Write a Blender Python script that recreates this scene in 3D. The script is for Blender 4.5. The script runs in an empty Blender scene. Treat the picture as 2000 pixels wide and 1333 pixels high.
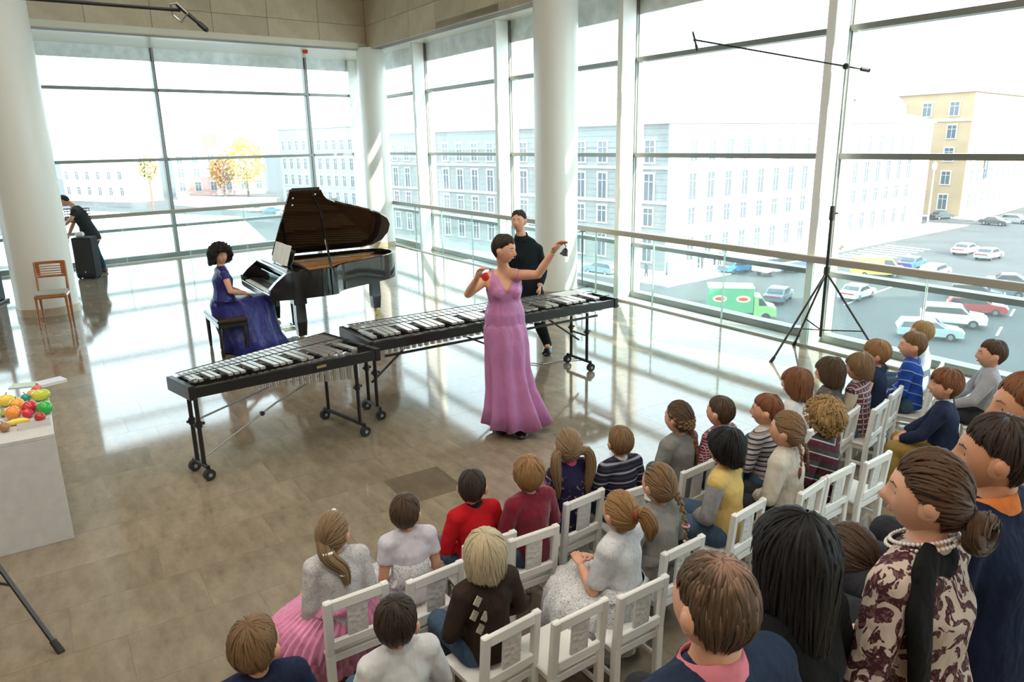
import bpy, math, random
import numpy as np
from mathutils import Vector, Matrix
rnd = random.Random(7)
PI = math.pi
scene = bpy.context.scene
col = scene.collection

# ------------------------------------------------------------------ camera
F_PX, PITCH, ROLL, CAM_H = 1434.0, 0.2654, -0.0195, 2.5
_fwd = Vector((0, math.cos(PITCH), -math.sin(PITCH)))
_up0 = Vector((0, math.sin(PITCH), math.cos(PITCH)))
_r0 = Vector((1, 0, 0))
_ri = _r0*math.cos(ROLL) + _up0*math.sin(ROLL)
_up = _up0*math.cos(ROLL) - _r0*math.sin(ROLL)
CAM = Vector((0, 0, CAM_H))
cam_data = bpy.data.cameras.new('camera')
cam_data.sensor_width = 36.0
cam_data.lens = 36.0*F_PX/2000.0
cam_data.clip_end = 2000
cam = bpy.data.objects.new('camera', cam_data)
col.objects.link(cam)
cam.matrix_world = Matrix(((_ri.x, _up.x, -_fwd.x, 0), (_ri.y, _up.y, -_fwd.y, 0), (_ri.z, _up.z, -_fwd.z, CAM_H), (0, 0, 0, 1)))
scene.camera = cam

def at(x, y, z=0.0):
    """world point at height z seen at photograph pixel (x, y); a survey helper"""
    d = _fwd*F_PX + _ri*(x-1000) + _up*(666.5-y)
    return CAM + d*((z-CAM_H)/d.z)

# ------------------------------------------------------------------ light
SKY, SUN, EXPOSURE = 3.4, 10.5, 0.50
world = bpy.data.worlds.new('sky')
scene.world = world
world.use_nodes = True
bg = world.node_tree.nodes['Background']
bg.inputs['Color'].default_value = (0.76, 0.91, 1.0, 1)
bg.inputs['Strength'].default_value = SKY
SUN_DIR = Vector((0.75, -0.66, 0.50)).normalized()      # towards the sun: low autumn sun from the right, behind
sl = bpy.data.lights.new('sun', 'SUN')
sl.energy = SUN
sl.angle = math.radians(0.6)
sl.color = (1.0, 0.93, 0.80)
so = bpy.data.objects.new('sun', sl)
col.objects.link(so)
so.location = (30, -30, 40)
so.rotation_euler = SUN_DIR.to_track_quat('Z', 'Y').to_euler()
scene.view_settings.view_transform = 'Standard'
scene.view_settings.look = 'None'
scene.view_settings.exposure = EXPOSURE
scene.view_settings.gamma = 1.0
scene.view_settings.use_curve_mapping = False

# ------------------------------------------------------------------ materials
MATS = {}
def _nodes(name):
    m = bpy.data.materials.new(name)
    m.use_nodes = True
    return m, m.node_tree.nodes, m.node_tree.links, m.node_tree.nodes['Principled BSDF']

def _coords(N, L, kind='Object', scale=(1, 1, 1), rot=(0, 0, 0)):
    tc = N.new('ShaderNodeTexCoord'); mp = N.new('ShaderNodeMapping')
    mp.inputs['Scale'].default_value = scale; mp.inputs['Rotation'].default_value = rot
    L.new(tc.outputs[kind], mp.inputs['Vector'])
    return mp.outputs['Vector']

def _ramp(N, L, fac, stops, interp='LINEAR'):
    r = N.new('ShaderNodeValToRGB'); r.color_ramp.interpolation = interp
    el = r.color_ramp.elements
    while len(el) < len(stops): el.new(0.5)
    for e, (p, c) in zip(el, stops):
        e.position = p; e.color = (*c, 1)
    L.new(fac, r.inputs['Fac'])
    return r.outputs['Color']

def _noise(N, L, vec, scale, detail=3, rough=0.5):
    n = N.new('ShaderNodeTexNoise'); n.inputs['Scale'].default_value = scale
    n.inputs['Detail'].default_value = detail; n.inputs['Roughness'].default_value = rough
    L.new(vec, n.inputs['Vector'])
    return n.outputs['Fac']

def _bump(N, L, b, fac, strength, dist=0.01):
    bp = N.new('ShaderNodeBump'); bp.inputs['Strength'].default_value = strength
    bp.inputs['Distance'].default_value = dist
    L.new(fac, bp.inputs['Height']); L.new(bp.outputs['Normal'], b.inputs['Normal'])

def mat(name, color, rough=0.5, metal=0.0, spec=0.5, vary=0.0, vscale=6.0, bump=0.0, bscale=60.0, coat=0.0, sheen=0.0):
    if name in MATS: return MATS[name]
    m, N, L, b = _nodes(name)
    b.inputs['Base Color'].default_value = (*color, 1)
    b.inputs['Roughness'].default_value = rough
    b.inputs['Metallic'].default_value = metal
    b.inputs['Specular IOR Level'].default_value = spec
    b.inputs['Coat Weight'].default_value = coat
    b.inputs['Coat Roughness'].default_value = 0.05
    if sheen:
        b.inputs['Sheen Weight'].default_value = sheen
    if vary or bump:
        v = _coords(N, L)
        if vary:
            f = _noise(N, L, v, vscale, 4)
            lo = tuple(max(0, c*(1-vary)) for c in color); hi = tuple(min(1, c*(1+vary)) for c in color)
            L.new(_ramp(N, L, f, [(0.3, lo), (0.7, hi)]), b.inputs['Base Color'])
        if bump:
            _bump(N, L, b, _noise(N, L, v, bscale, 3), bump)
    MATS[name] = m
    return m

def glass_mat(name, tint, haze=0.05, gloss=1.0):
    """thin clear pane: mirror reflection by Fresnel, a pale veil imitating glare, the rest passes straight"""
    if name in MATS: return MATS[name]
    m = bpy.data.materials.new(name); m.use_nodes = True
    N, L = m.node_tree.nodes, m.node_tree.links
    N.remove(N['Principled BSDF'])
    out = N['Material Output']
    tr = N.new('ShaderNodeBsdfTransparent'); tr.inputs['Color'].default_value = (*tint, 1)
    df = N.new('ShaderNodeBsdfTranslucent'); df.inputs['Color'].default_value = (0.9, 0.95, 1.0, 1)  # translucent veil that washes out the outside view like glare
    gl = N.new('ShaderNodeBsdfGlossy'); gl.inputs['Roughness'].default_value = 0.02
    ge = N.new('ShaderNodeNewGeometry')
    dt = N.new('ShaderNodeVectorMath'); dt.operation = 'DOT_PRODUCT'
    L.new(ge.outputs['Normal'], dt.inputs[0]); L.new(ge.outputs['Incoming'], dt.inputs[1])
    ab = N.new('ShaderNodeMath'); ab.operation = 'ABSOLUTE'; L.new(dt.outputs['Value'], ab.inputs[0])
    om = N.new('ShaderNodeMath'); om.operation = 'SUBTRACT'; om.inputs[0].default_value = 1.0; L.new(ab.outputs[0], om.inputs[1])
    pw_ = N.new('ShaderNodeMath'); pw_.operation = 'POWER'; pw_.inputs[1].default_value = 5.0; L.new(om.outputs[0], pw_.inputs[0])
    fr = N.new('ShaderNodeMath'); fr.operation = 'MULTIPLY_ADD'; fr.inputs[1].default_value = 0.6*gloss; fr.inputs[2].default_value = 0.025*gloss
    L.new(pw_.outputs[0], fr.inputs[0])
    m1 = N.new('ShaderNodeMixShader'); m1.inputs['Fac'].default_value = haze
    L.new(tr.outputs[0], m1.inputs[1]); L.new(df.outputs[0], m1.inputs[2])
    m2 = N.new('ShaderNodeMixShader')
    L.new(fr.outputs[0], m2.inputs['Fac']); L.new(m1.outputs[0], m2.inputs[1]); L.new(gl.outputs[0], m2.inputs[2])
    L.new(m2.outputs[0], out.inputs['Surface'])
    MATS[name] = m
    return m

# ------------------------------------------------------------------ mesh builder
class MB:
    """collects pieces of one mesh"""
    def __init__(self, xf=None):
        self.v, self.f, self.uv = [], [], None
        self.xf = xf
    def add(self, verts, faces):
        o = len(self.v)
        if self.xf is not None:
            verts = [self.xf @ Vector(p) for p in verts]
        self.v += [tuple(p) for p in verts]
        self.f += [tuple(i+o for i in f) for f in faces]
        return self
    def box(self, c, s, rz=0.0, rot=None, bev=0.0):
        hx, hy, hz = s[0]/2, s[1]/2, s[2]/2
        R = rot if rot is not None else Matrix.Rotation(rz, 3, 'Z')
        c = Vector(c)
        if bev <= 0:
            vs = [(x*hx, y*hy, z*hz) for z in (-1, 1) for y in (-1, 1) for x in (-1, 1)]
            fs = [(0, 2, 3, 1), (4, 5, 7, 6), (0, 1, 5, 4), (2, 6, 7, 3), (0, 4, 6, 2), (1, 3, 7, 5)]
        else:
            b = min(bev, hx*.9, hy*.9, hz*.9)
            vs = []
            idx = {}
            for sx in (-1, 1):
                for sy in (-1, 1):
                    for sz in (-1, 1):
                        for ax in range(3):
                            p = [sx*(hx-b), sy*(hy-b), sz*(hz-b)]
                            p[ax] = (sx*hx, sy*hy, sz*hz)[ax]
                            idx[(sx, sy, sz, ax)] = len(vs); vs.append(tuple(p))
            fs = []
            I = idx
            for s_ in (-1, 1):
                q = [I[(s_, -1, -1, 0)], I[(s_, 1, -1, 0)], I[(s_, 1, 1, 0)], I[(s_, -1, 1, 0)]]; fs.append(q if s_ > 0 else q[::-1])
                q = [I[(-1, s_, -1, 1)], I[(-1, s_, 1, 1)], I[(1, s_, 1, 1)], I[(1, s_, -1, 1)]]; fs.append(q if s_ > 0 else q[::-1])
                q = [I[(-1, -1, s_, 2)], I[(1, -1, s_, 2)], I[(1, 1, s_, 2)], I[(-1, 1, s_, 2)]]; fs.append(q if s_ > 0 else q[::-1])
            for a in (-1, 1):
                for c_ in (-1, 1):
                    q = [I[(-1, a, c_, 1)], I[(1, a, c_, 1)], I[(1, a, c_, 2)], I[(-1, a, c_, 2)]]; fs.append(q if a*c_ < 0 else q[::-1])
                    q = [I[(a, -1, c_, 0)], I[(a, 1, c_, 0)], I[(a, 1, c_, 2)], I[(a, -1, c_, 2)]]; fs.append(q if a*c_ > 0 else q[::-1])
                    q = [I[(a, c_, -1, 0)], I[(a, c_, 1, 0)], I[(a, c_, 1, 1)], I[(a, c_, -1, 1)]]; fs.append(q if a*c_ < 0 else q[::-1])
            for sx in (-1, 1):
                for sy in (-1, 1):
                    for sz in (-1, 1):
                        q = [I[(sx, sy, sz, 0)], I[(sx, sy, sz, 1)], I[(sx, sy, sz, 2)]]; fs.append(q if sx*sy*sz > 0 else q[::-1])
        return self.add([c + R @ Vector(p) for p in vs], fs)
    def bar(self, a, b, w, h=None, up=(0, 0, 1), bev=0.0):
        """box beam from a to b; w sideways, h along up"""
        a, b = Vector(a), Vector(b); h = w if h is None else h
        d = b-a; ln = d.length
        if ln < 1e-6: return self
        x = d/ln; u = Vector(up)
        if abs(x.dot(u)) > .99: u = Vector((0, 1, 0)) if abs(x.y) < .9 else Vector((1, 0, 0))
        y = u.cross(x).normalized(); z = x.cross(y)
        R = Matrix((x, y, z)).transposed()
        return self.box((a+b)/2, (ln, w, h), rot=R, bev=bev)
    def tube(self, pts, rad, n=8, cap=True, squash=None, up=None):
        pts = [Vector(p) for p in pts]
        if not hasattr(rad, '__len__'): rad = [rad]*len(pts)
        k = len(pts); vs, fs = [], []
        t0 = (pts[1]-pts[0]).normalized()
        u = Vector(up) if up is not None else (Vector((0, 0, 1)) if abs(t0.z) < .9 else Vector((0, 1, 0)))
        for i, p in enumerate(pts):
            t = (pts[min(i+1, k-1)]-pts[max(i-1, 0)]).normalized()
            s = t.cross(u)
            if s.length < 1e-4: s = t.cross(Vector((1, 0, 0)))
            s.normalize(); w = s.cross(t).normalized()
            if up is None: u = w
            r = rad[i]
            rx, ry = (r if hasattr(r, '__len__') else (r, r))
            if squash: ry *= squash
            for j in range(n):
                a = 2*PI*j/n
                vs.append(p + s*(rx*math.cos(a)) + w*(ry*math.sin(a)))
        for i in range(k-1):
            for j in range(n):
                a, b = i*n+j, i*n+(j+1) % n
                fs.append((a, a+n, b+n, b))
        if cap:
            fs.append(tuple(range(n)))
            fs.append(tuple(reversed(range((k-1)*n, k*n))))
        return self.add(vs, fs)
    def lathe(self, prof, n=16, c=(0, 0, 0), R=None):
        vs, fs = [], []
        c = Vector(c)
        for r, z in prof:
            for j in range(n):
                a = 2*PI*j/n
                p = Vector((r*math.cos(a), r*math.sin(a), z))
                vs.append(c + (R @ p if R is not None else p))
        k = len(prof)
        for i in range(k-1):
            for j in range(n):
                a, b = i*n+j, i*n+(j+1) % n
                fs.append((a, b, b+n, a+n))
        fs.append(tuple(reversed(range(n)))); fs.append(tuple(range((k-1)*n, k*n)))
        return self.add(vs, fs)
    def prism(self, out, z0, z1):
        n = len(out)
        area = sum(out[i][0]*out[(i+1) % n][1]-out[(i+1) % n][0]*out[i][1] for i in range(n))
        if area < 0: out = out[::-1]
        vs = [(x, y, z0) for x, y in out] + [(x, y, z1) for x, y in out]
        fs = [tuple(reversed(range(n))), tuple(range(n, 2*n))]
        fs += [(i, (i+1) % n, n+(i+1) % n, n+i) for i in range(n)]
        return self.add(vs, fs)
    def ball(self, c, r, nu=10, nv=7, rot=None):
        r = r if hasattr(r, '__len__') else (r, r, r)
        c = Vector(c); vs, fs = [], []
        vs.append((0, 0, r[2]))
        for i in range(1, nv):
            th = PI*i/nv
            for j in range(nu):
                ph = 2*PI*j/nu
                vs.append((r[0]*math.sin(th)*math.cos(ph), r[1]*math.sin(th)*math.sin(ph), r[2]*math.cos(th)))
        vs.append((0, 0, -r[2]))
        last = len(vs)-1
        for j in range(nu):
            fs.append((0, 1+j, 1+(j+1) % nu))
            fs.append((last, last-nu+(j+1) % nu, last-nu+j))
        for i in range(nv-2):
            for j in range(nu):
                a, b = 1+i*nu+j, 1+i*nu+(j+1) % nu
                fs.append((a, a+nu, b+nu, b))
        return self.add([c + (rot @ Vector(p) if rot is not None else Vector(p)) for p in vs], fs)
    def grid(self, P, close_u=False, close_v=False):
        """P[i][j] points"""
        k, n = len(P), len(P[0])
        vs = [p for row in P for p in row]; fs = []
        for i in range(k-1 + (1 if close_u else 0)):
            for j in range(n-1 + (1 if close_v else 0)):
                a, b = i*n+j, i*n+(j+1) % n
                c, d = ((i+1) % k)*n+(j+1) % n, ((i+1) % k)*n+j
                fs.append((a, b, c, d))
        return self.add(vs, fs)
    def mesh(self, name, m=None, smooth=False):
        me = bpy.data.meshes.new(name)
        me.from_pydata(self.v, [], self.f)
        if m is not None: me.materials.append(m)
        if smooth:
            me.polygons.foreach_set('use_smooth', [True]*len(me.polygons))
        me.update()
        return me
    def build(self, name, m, parent=None, smooth=False, angle=None):
        me = self.mesh(name, m, smooth)
        if angle is not None:
            me.polygons.foreach_set('use_smooth', [True]*len(me.polygons))
            me.set_sharp_from_angle(angle=math.radians(angle))
        return obj(name, me, parent)

def obj(name, me, parent=None):
    o = bpy.data.objects.new(name, me)
    col.objects.link(o)
    if parent is not None: o.parent = parent
    return o
def tag(o, label, cat, group=None):
    o['label'] = label; o['category'] = cat
    if group: o['group'] = group
    return o
def thing(name, label, cat, loc=(0, 0, 0), rz=0.0, group=None):
    o = bpy.data.objects.new(name, None); col.objects.link(o)
    o.empty_display_size = 0.1
    o.location = loc; o.rotation_euler = (0, 0, rz)
    return tag(o, label, cat, group)
def struct(o):
    o['kind'] = 'structure'
    return o
def dup(o, parent=None):
    c = o.copy(); col.objects.link(c)
    if parent is not None: c.parent = parent
    for ch in list(o.children): dup(ch, c)
    return c
def part(name, me, parent, loc=(0, 0, 0), rot=(0, 0, 0), scale=(1, 1, 1)):
    o = obj(name, me, parent); o.location = loc; o.rotation_euler = rot; o.scale = scale
    return o
# ------------------------------------------------------------------ the hall
DR = Vector((0.5436, -0.8393, 0))            # along the right window wall, towards the camera side
NR = Vector((0.8393, 0.5436, 0))             # its outward normal
DL = Vector((0.741, 0.6715, 0))              # along the back window wall, towards the corner
NL = Vector((-0.6715, 0.741, 0))             # outward
CORNER = Vector((-4.05, 21.28, 0))
R_END = CORNER + DR*32
L_END = CORNER - DL*17
S0 = 1.88                                     # offset of the survey origin along the right wall
RZ_R = math.atan2(DR.y, DR.x)
RZ_L = math.atan2(DL.y, DL.x)
M_white = mat('white_paint', (0.80, 0.80, 0.76), 0.35)
M_colwhite = mat('column_plaster', (0.78, 0.77, 0.71), 0.30, bump=0.03, bscale=8)
M_alu = mat('aluminium_dark', (0.22, 0.22, 0.20), 0.4, 0.6)
M_aluL = mat('aluminium_light', (0.55, 0.54, 0.48), 0.35, 0.3)
M_rail = mat('handrail_taupe', (0.36, 0.32, 0.27), 0.45)
M_glass = glass_mat('window_glass', (0.95, 0.985, 0.975), 0.018)
M_bglass = glass_mat('balustrade_glass', (0.93, 0.975, 0.96), 0.012)
M_gedge = mat('glass_edge', (0.55, 0.72, 0.66), 0.2)
M_black = mat('black_satin', (0.012, 0.012, 0.013), 0.35)
M_chrome = mat('chrome', (0.75, 0.75, 0.74), 0.15, 1.0)

def stone_mat(name, c1, c2, rough, scale, bumpy=0.0):
    m, N, L, b = _nodes(name)
    v = _coords(N, L, 'Object', (1.0, 3.2, 1.0), (0, 0, math.radians(-57)) )
    f = _noise(N, L, v, scale, 8, 0.62)
    v2 = _coords(N, L, 'Object')
    f2 = _noise(N, L, v2, scale*5, 6, 0.7)
    mx = N.new('ShaderNodeMath'); mx.operation = 'MULTIPLY_ADD'
    L.new(f2, mx.inputs[0]); mx.inputs[1].default_value = 0.45; L.new(f, mx.inputs[2])
    c = _ramp(N, L, mx.outputs[0], [(0.42, c1), (0.95, c2)])
    oi = N.new('ShaderNodeObjectInfo')
    hs = N.new('ShaderNodeHueSaturation')
    mr = N.new('ShaderNodeMapRange'); mr.inputs['To Min'].default_value = 0.88; mr.inputs['To Max'].default_value = 1.10
    L.new(oi.outputs['Random'], mr.inputs['Value']); L.new(mr.outputs['Result'], hs.inputs['Value'])
    L.new(c, hs.inputs['Color']); L.new(hs.outputs['Color'], b.inputs['Base Color'])
    b.inputs['Roughness'].default_value = rough
    b.inputs['Specular IOR Level'].default_value = 1.0
    if bumpy: _bump(N, L, b, f2, bumpy, 0.004)
    MATS[name] = m
    return m
M_stone = stone_mat('polished_limestone', (0.165, 0.126, 0.084), (0.315, 0.252, 0.180), 0.075, 2.4)
M_stone_dark = stone_mat('polished_limestone_brown', (0.105, 0.078, 0.052), (0.18, 0.135, 0.09), 0.075, 2.4)
M_clad = stone_mat('beam_stone', (0.42, 0.33, 0.22), (0.60, 0.49, 0.35), 0.28, 1.6)
M_joint = mat('floor_joint', (0.15, 0.125, 0.095), 0.5)

# floor: slab plus individual stone tiles laid in staggered courses
floor_poly = [(CORNER.x, CORNER.y), (R_END.x, R_END.y), (4.0, -9.0), (-14.0, -5.0), (L_END.x, L_END.y)]
floor = struct(MB().prism(floor_poly, -0.45, -0.004).build('floor', M_stone))
def inside(p, poly, pad=0.0):
    x, y = p; c = False; n = len(poly)
    for i in range(n):
        (x1, y1), (x2, y2) = poly[i], poly[(i+1) % n]
        if (y1 > y) != (y2 > y) and x < (x2-x1)*(y-y1)/(y2-y1)+x1: c = not c
    return c
def to_pix(p):
    d = Vector(p)-CAM; w = d.dot(_fwd)
    if w < .2: return None
    return 1000+F_PX*d.dot(_ri)/w, 666.5-F_PX*d.dot(_up)/w
tiles = []
TW = 0.46
trnd = random.Random(3)
O2 = CORNER
tile_len = (0.46, 0.69, 0.92)
for r in range(0, 70):
    y0 = r*TW                                   # along DR
    xx = -trnd.random()*0.9 - 19.5
    while xx < 1.0:
        ln = trnd.choice(tile_len)
        c = O2 + DR*(y0+TW/2) + NR*(xx+ln/2)
        pk = to_pix(c)
        vis = bool(pk and -80 < pk[0] < 2080 and 440 < pk[1] < 1420)
        if True:
            ok = all(inside(((O2 + DR*(y0+TW*a) + NR*(xx+ln*b_)).x, (O2 + DR*(y0+TW*a) + NR*(xx+ln*b_)).y), floor_poly) for a in (.0, 1.) for b_ in (0., 1.))
            if ok: tiles.append(((c-CAM).length + (0 if vis else 100), c.copy(), ln))
        xx += ln
tiles.sort(key=lambda t: t[0])
tile_me = {}
def tile_mesh(ln, m):
    k = (ln, m.name)
    if k not in tile_me:
        tile_me[k] = MB().box((0, 0, -0.01), (TW-0.0016, ln-0.0016, 0.02)).mesh('tile', m)
    return tile_me[k]
DARK = min((c for d, c, ln in tiles if ln < .5), key=lambda c: (c-at(818, 940)).length)
for i, (d, c, ln) in enumerate(tiles[:300]):
    o = part('tile', tile_mesh(ln, M_stone_dark if (c-DARK).length < .01 else M_stone), floor, (c.x, c.y, 0), (0, 0, RZ_R))
far = MB()
for d, c, ln in tiles[300:]:
    far.box((c.x, c.y, -0.01), (TW-0.0016, ln-0.0016, 0.02), rz=RZ_R)
far_o = far.build('tile_field', M_stone, floor)
far_o['kind'] = 'stuff'

# closed back of the hall, behind and beside the camera
M_wall = mat('hall_plaster', (0.62, 0.56, 0.46), 0.7)
CEIL = 7.2
def wall_seg(name, a, b, th=0.25, z0=0.0, z1=CEIL):
    a, b = Vector((*a, 0)), Vector((*b, 0)); d = (b-a).normalized(); n = Vector((d.y, -d.x, 0))
    ps = [a, b, b+n*th, a+n*th]
    return struct(MB().prism([(p.x, p.y) for p in ps], z0, z1).build(name, M_wall))
wall_seg('wall_back', (-14.0, -5.0), (4.0, -9.0))
wall_seg('wall_side', (L_END.x, L_END.y), (-14.0, -5.0))
wall_seg('wall_near', (4.0, -9.0), (R_END.x, R_END.y))
M_ceil = mat('ceiling_white', (0.80, 0.77, 0.70), 0.7)
struct(MB().prism(floor_poly, CEIL, CEIL+0.3).build('ceiling', M_ceil))

# outer wall strip above the window walls
for nm, a_, b_, n_ in (('wall_over_right', CORNER, R_END, NR), ('wall_over_back', L_END, CORNER, NL)):
    struct(MB().prism([(p.x, p.y) for p in (a_, b_, b_+n_*.3, a_+n_*.3)], 4.68, CEIL).build(nm, M_wall))
# beam clad in stone panels above the columns and the pale soffit out to the glass
SOF = 4.68
bc = Vector((-3.32, 18.62, 0))               # inner corner of the beam
beam_R_end = bc + DR*28
beam_L_end = bc - Vector((0.772, 0.636, 0))*15.0
DLB = Vector((0.772, 0.636, 0)); NLB = Vector((-0.636, 0.772, 0))
soffit = MB().prism([(p.x, p.y) for p in (bc, beam_R_end, R_END+NR*0.3, CORNER+NR*.3, CORNER+NL*.3, L_END+NL*0.3, beam_L_end)], SOF, SOF+0.12).build('trim_1', mat('soffit_paint', (0.74, 0.70, 0.58), 0.25))
struct(soffit)
beam = struct(MB().prism([(p.x, p.y) for p in (bc+NR*.03+NLB*.03, beam_R_end+NR*.03, beam_R_end+NR*.3, bc+NR*.3+NLB*.3, beam_L_end+NLB*.3, beam_L_end+NLB*.03)], SOF-0.02, CEIL).build('trim_2', M_joint))
pw = 1.18
def panel_rows(a, d, n, total):
    k = int(total/pw); zs = [SOF-0.02, SOF+0.50, SOF+1.06, SOF+1.68, CEIL]
    for i in range(k):
        for j in range(4):
            c = a + d*(pw*(i+.5)); h = zs[j+1]-zs[j]
            key = ('panel', j)
            if key not in tile_me:
                tile_me[key] = MB().box((0, 0, 0), (pw-0.006, 0.03, h-0.006), bev=0.003).mesh('panel', M_clad)
            part('panel', tile_me[key], beam, (c.x+n.x*.015, c.y+n.y*.015, zs[j]+h/2), (0, 0, math.atan2(d.y, d.x)))
panel_rows(bc, DR, NR, 15.5)
panel_rows(bc, -DLB, NLB, 12.0)

# round columns with a stone foot
def column(name, label, x, y, r):
    t = thing(name, label, 'column', (x, y, 0))
    MB().lathe([(r, 0.13), (r, SOF+0.02 if r < .4 else CEIL)], 48).build('shaft', M_colwhite, t, angle=40)
    MB().lathe([(r+.012, 0), (r+.012, 0.125), (r+.004, 0.13)], 48).build('plinth', M_clad, t, angle=30)
    t['kind'] = 'structure'
    return t
column('column', 'round white column in the corner where the two window walls meet', -3.25, 18.72, 0.33)
column('column', 'round white column standing behind the man dressed in black', 0.76, 12.08, 0.345)
column('column', 'thick round white column beside the wooden chair on the left', -7.42, 11.55, 0.43)

# ---- curtain walls
def curtain(name, origin, d, n, rz, mull, transoms, ztop, zbot, fins, s_range):
    w = thing(name, '', '', (0, 0, 0))
    del w['label']; del w['category']
    struct(w)
    P = lambda s, off=0.0, z=0.0: origin + d*s + n*off + Vector((0, 0, z))
    for s in mull:
        MB().bar(P(s, 0.03, zbot), P(s, 0.03, SOF), 0.07, 0.14, up=n).build('mullion', M_alu if not fins else M_aluL, w)
        MB().bar(P(s, -0.06, zbot), P(s, -0.06, SOF), 0.05, 0.05, up=n).build('mullion_cap', M_alu, w)
        if fins:
            MB().bar(P(s-.02, -0.24, 0), P(s-.02, -0.24, SOF), 0.11, 0.27, up=n, bev=.006).build('fin', M_white, w)
    edges = [s_range[0]] + [s for s in mull if s_range[0] < s < s_range[1]] + [s_range[1]]
    for a, b in zip(edges[:-1], edges[1:]):
        for z in transoms:
            MB().bar(P(a+.035, -0.02, z), P(b-.035, -0.02, z), 0.16, 0.065).build('transom', M_alu, w)
        zs = [zbot] + list(transoms) + [ztop]
        for z0, z1 in zip(zs[:-1], zs[1:]):
            MB().bar(P(a+.04, 0.02, (z0+z1)/2), P(b-.04, 0.02, (z0+z1)/2), 0.012, z1-z0-.05).build('pane', M_glass, w)
        MB().bar(P(a+.035, -0.01, (ztop+SOF)/2), P(b-.035, -0.01, (ztop+SOF)/2), 0.06, SOF-ztop).build('header_panel', M_header, w)
        MB().bar(P(a, -0.02, 0.05), P(b, -0.02, 0.05), 0.18, 0.10).build('sill', M_alu, w)
    return w
M_header = mat('header_metal', (0.78, 0.82, 0.82), 0.3, 0.2, vary=0.12, vscale=5, bump=0.25, bscale=12)
curtain('window_1', CORNER, DR, NR, RZ_R, [0.2] + [S0+2.25+3.52*k for k in range(0, 8)], [0.86, 2.26, 3.66], 4.30, 0.08, True, (0.1, 32.0))
curtain('window_2', CORNER, -DL, NL, RZ_L, [1.60+3.74*k for k in range(0, 5)], [0.72, 2.25, 3.78], 4.40, 0.08, False, (0.1, 17.0))

# ---- glass balustrades just inside the glass
def balustrade(label, origin, d, n, inset, s0, s1, joints):
    t = thing('balustrade', label, 'railing', (0, 0, 0))
    P = lambda s, z, off=0.0: origin + d*s - n*(inset+off) + Vector((0, 0, z))
    MB().bar(P(s0, 1.08), P(s1, 1.08), 0.06, 0.085, bev=.008).build('handrail', M_rail, t)
    ed = [s0] + joints + [s1]
    for a, b in zip(ed[:-1], ed[1:]):
        MB().bar(P(a+.012, .53), P(b-.012, .53), 0.012, 1.02).build('glass_panel', M_bglass, t)
        for e in (a+.009, b-.009):
            MB().bar(P(e, .03), P(e, 1.04), 0.013, 0.006, up=d).build('glass_edge', M_gedge, t)
    MB().bar(P(s0, .012), P(s1, .012), 0.03, 0.024).build('base_shoe', M_aluL, t)
    return t
balustrade('long glass balustrade with taupe handrail along the right window wall', CORNER, DR, NR, 0.42, 1.2, 26.0, [2.6+1.35*k for k in range(0, 17)])
balustrade('glass balustrade with taupe handrail along the back window wall', CORNER, -DL, NL, 0.42, 1.2, 14.0, [2.4+1.4*k for k in range(0, 8)])

# perforated floor grille between balustrade and glass
m, N, L, b = _nodes('grille_metal')
v = _coords(N, L, 'Object', (1, 1, 1), (0, 0, -RZ_R))
vo = N.new('ShaderNodeTexVoronoi'); vo.inputs['Scale'].default_value = 26; vo.inputs['Randomness'].default_value = 0.0
L.new(v, vo.inputs['Vector'])
L.new(_ramp(N, L, vo.outputs['Distance'], [(0.25, (0.12, 0.12, 0.11)), (0.32, (0.62, 0.61, 0.57))]), b.inputs['Base Color'])
b.inputs['Roughness'].default_value = 0.35
MATS['grille_metal'] = m
a0, a1 = CORNER + DR*6 - NR*.12, CORNER + DR*26 - NR*.12
tag(MB().bar(a0 - NR*.12 + Vector((0, 0, .004)), a1 - NR*.12 + Vector((0, 0, .004)), 0.22, 0.008).build('floor_grille', m), 'perforated pale metal floor grille running along the right window wall', 'grille')

# small red alarm beacon under the soffit
al = thing('alarm_beacon', 'small red alarm beacon under the soffit of the back window', 'alarm', (0, 0, 0))
pb = Vector((-4.7, 18.35, SOF))
al.location = pb
MB().lathe([(.06, -.02), (.06, 0)], 16).build('base', M_white, al, angle=30)
MB().box((0, 0, -.06), (.12, .06, .09), bev=.012).build('lens', mat('alarm_red', (0.7, 0.06, 0.03), 0.3), al)

# added fill lamps over the audience, unseen, built as ceiling panels
M_fill, N, L, b = _nodes('fill_diffuser')
b.inputs['Emission Color'].default_value = (1, 0.93, 0.82, 1); b.inputs['Emission Strength'].default_value = 3
FILL_W = 60.0
lk = 0
for lx, ly in ((-6.5, 2.5), (-3, 0.5), (0.5, -1.5), (4, -3.5), (-5.0, 6.5), (-1.5, 4.5), (2.0, 2.0)):
    lk += 1
    t = thing('fill_lamp', 'added square fill lamp above the audience, out of view', 'lamp', (lx, ly, CEIL), RZ_R, 'added fill lamps')
    MB().box((0, 0, -.03), (1.3, 1.3, .06), bev=.01).build('frame', M_white, t)
    MB().box((0, 0, -.065), (1.2, 1.2, .01)).build('diffuser', M_fill, t)
    ld = bpy.data.lights.new('fill_light', 'AREA'); ld.shape = 'SQUARE'; ld.size = 1.2; ld.energy = FILL_W
    ld.color = (1.0, 0.92, 0.80)
    lo = bpy.data.objects.new('fill_light', ld); col.objects.link(lo); lo.parent = t; lo.location = (0, 0, -.08)
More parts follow.
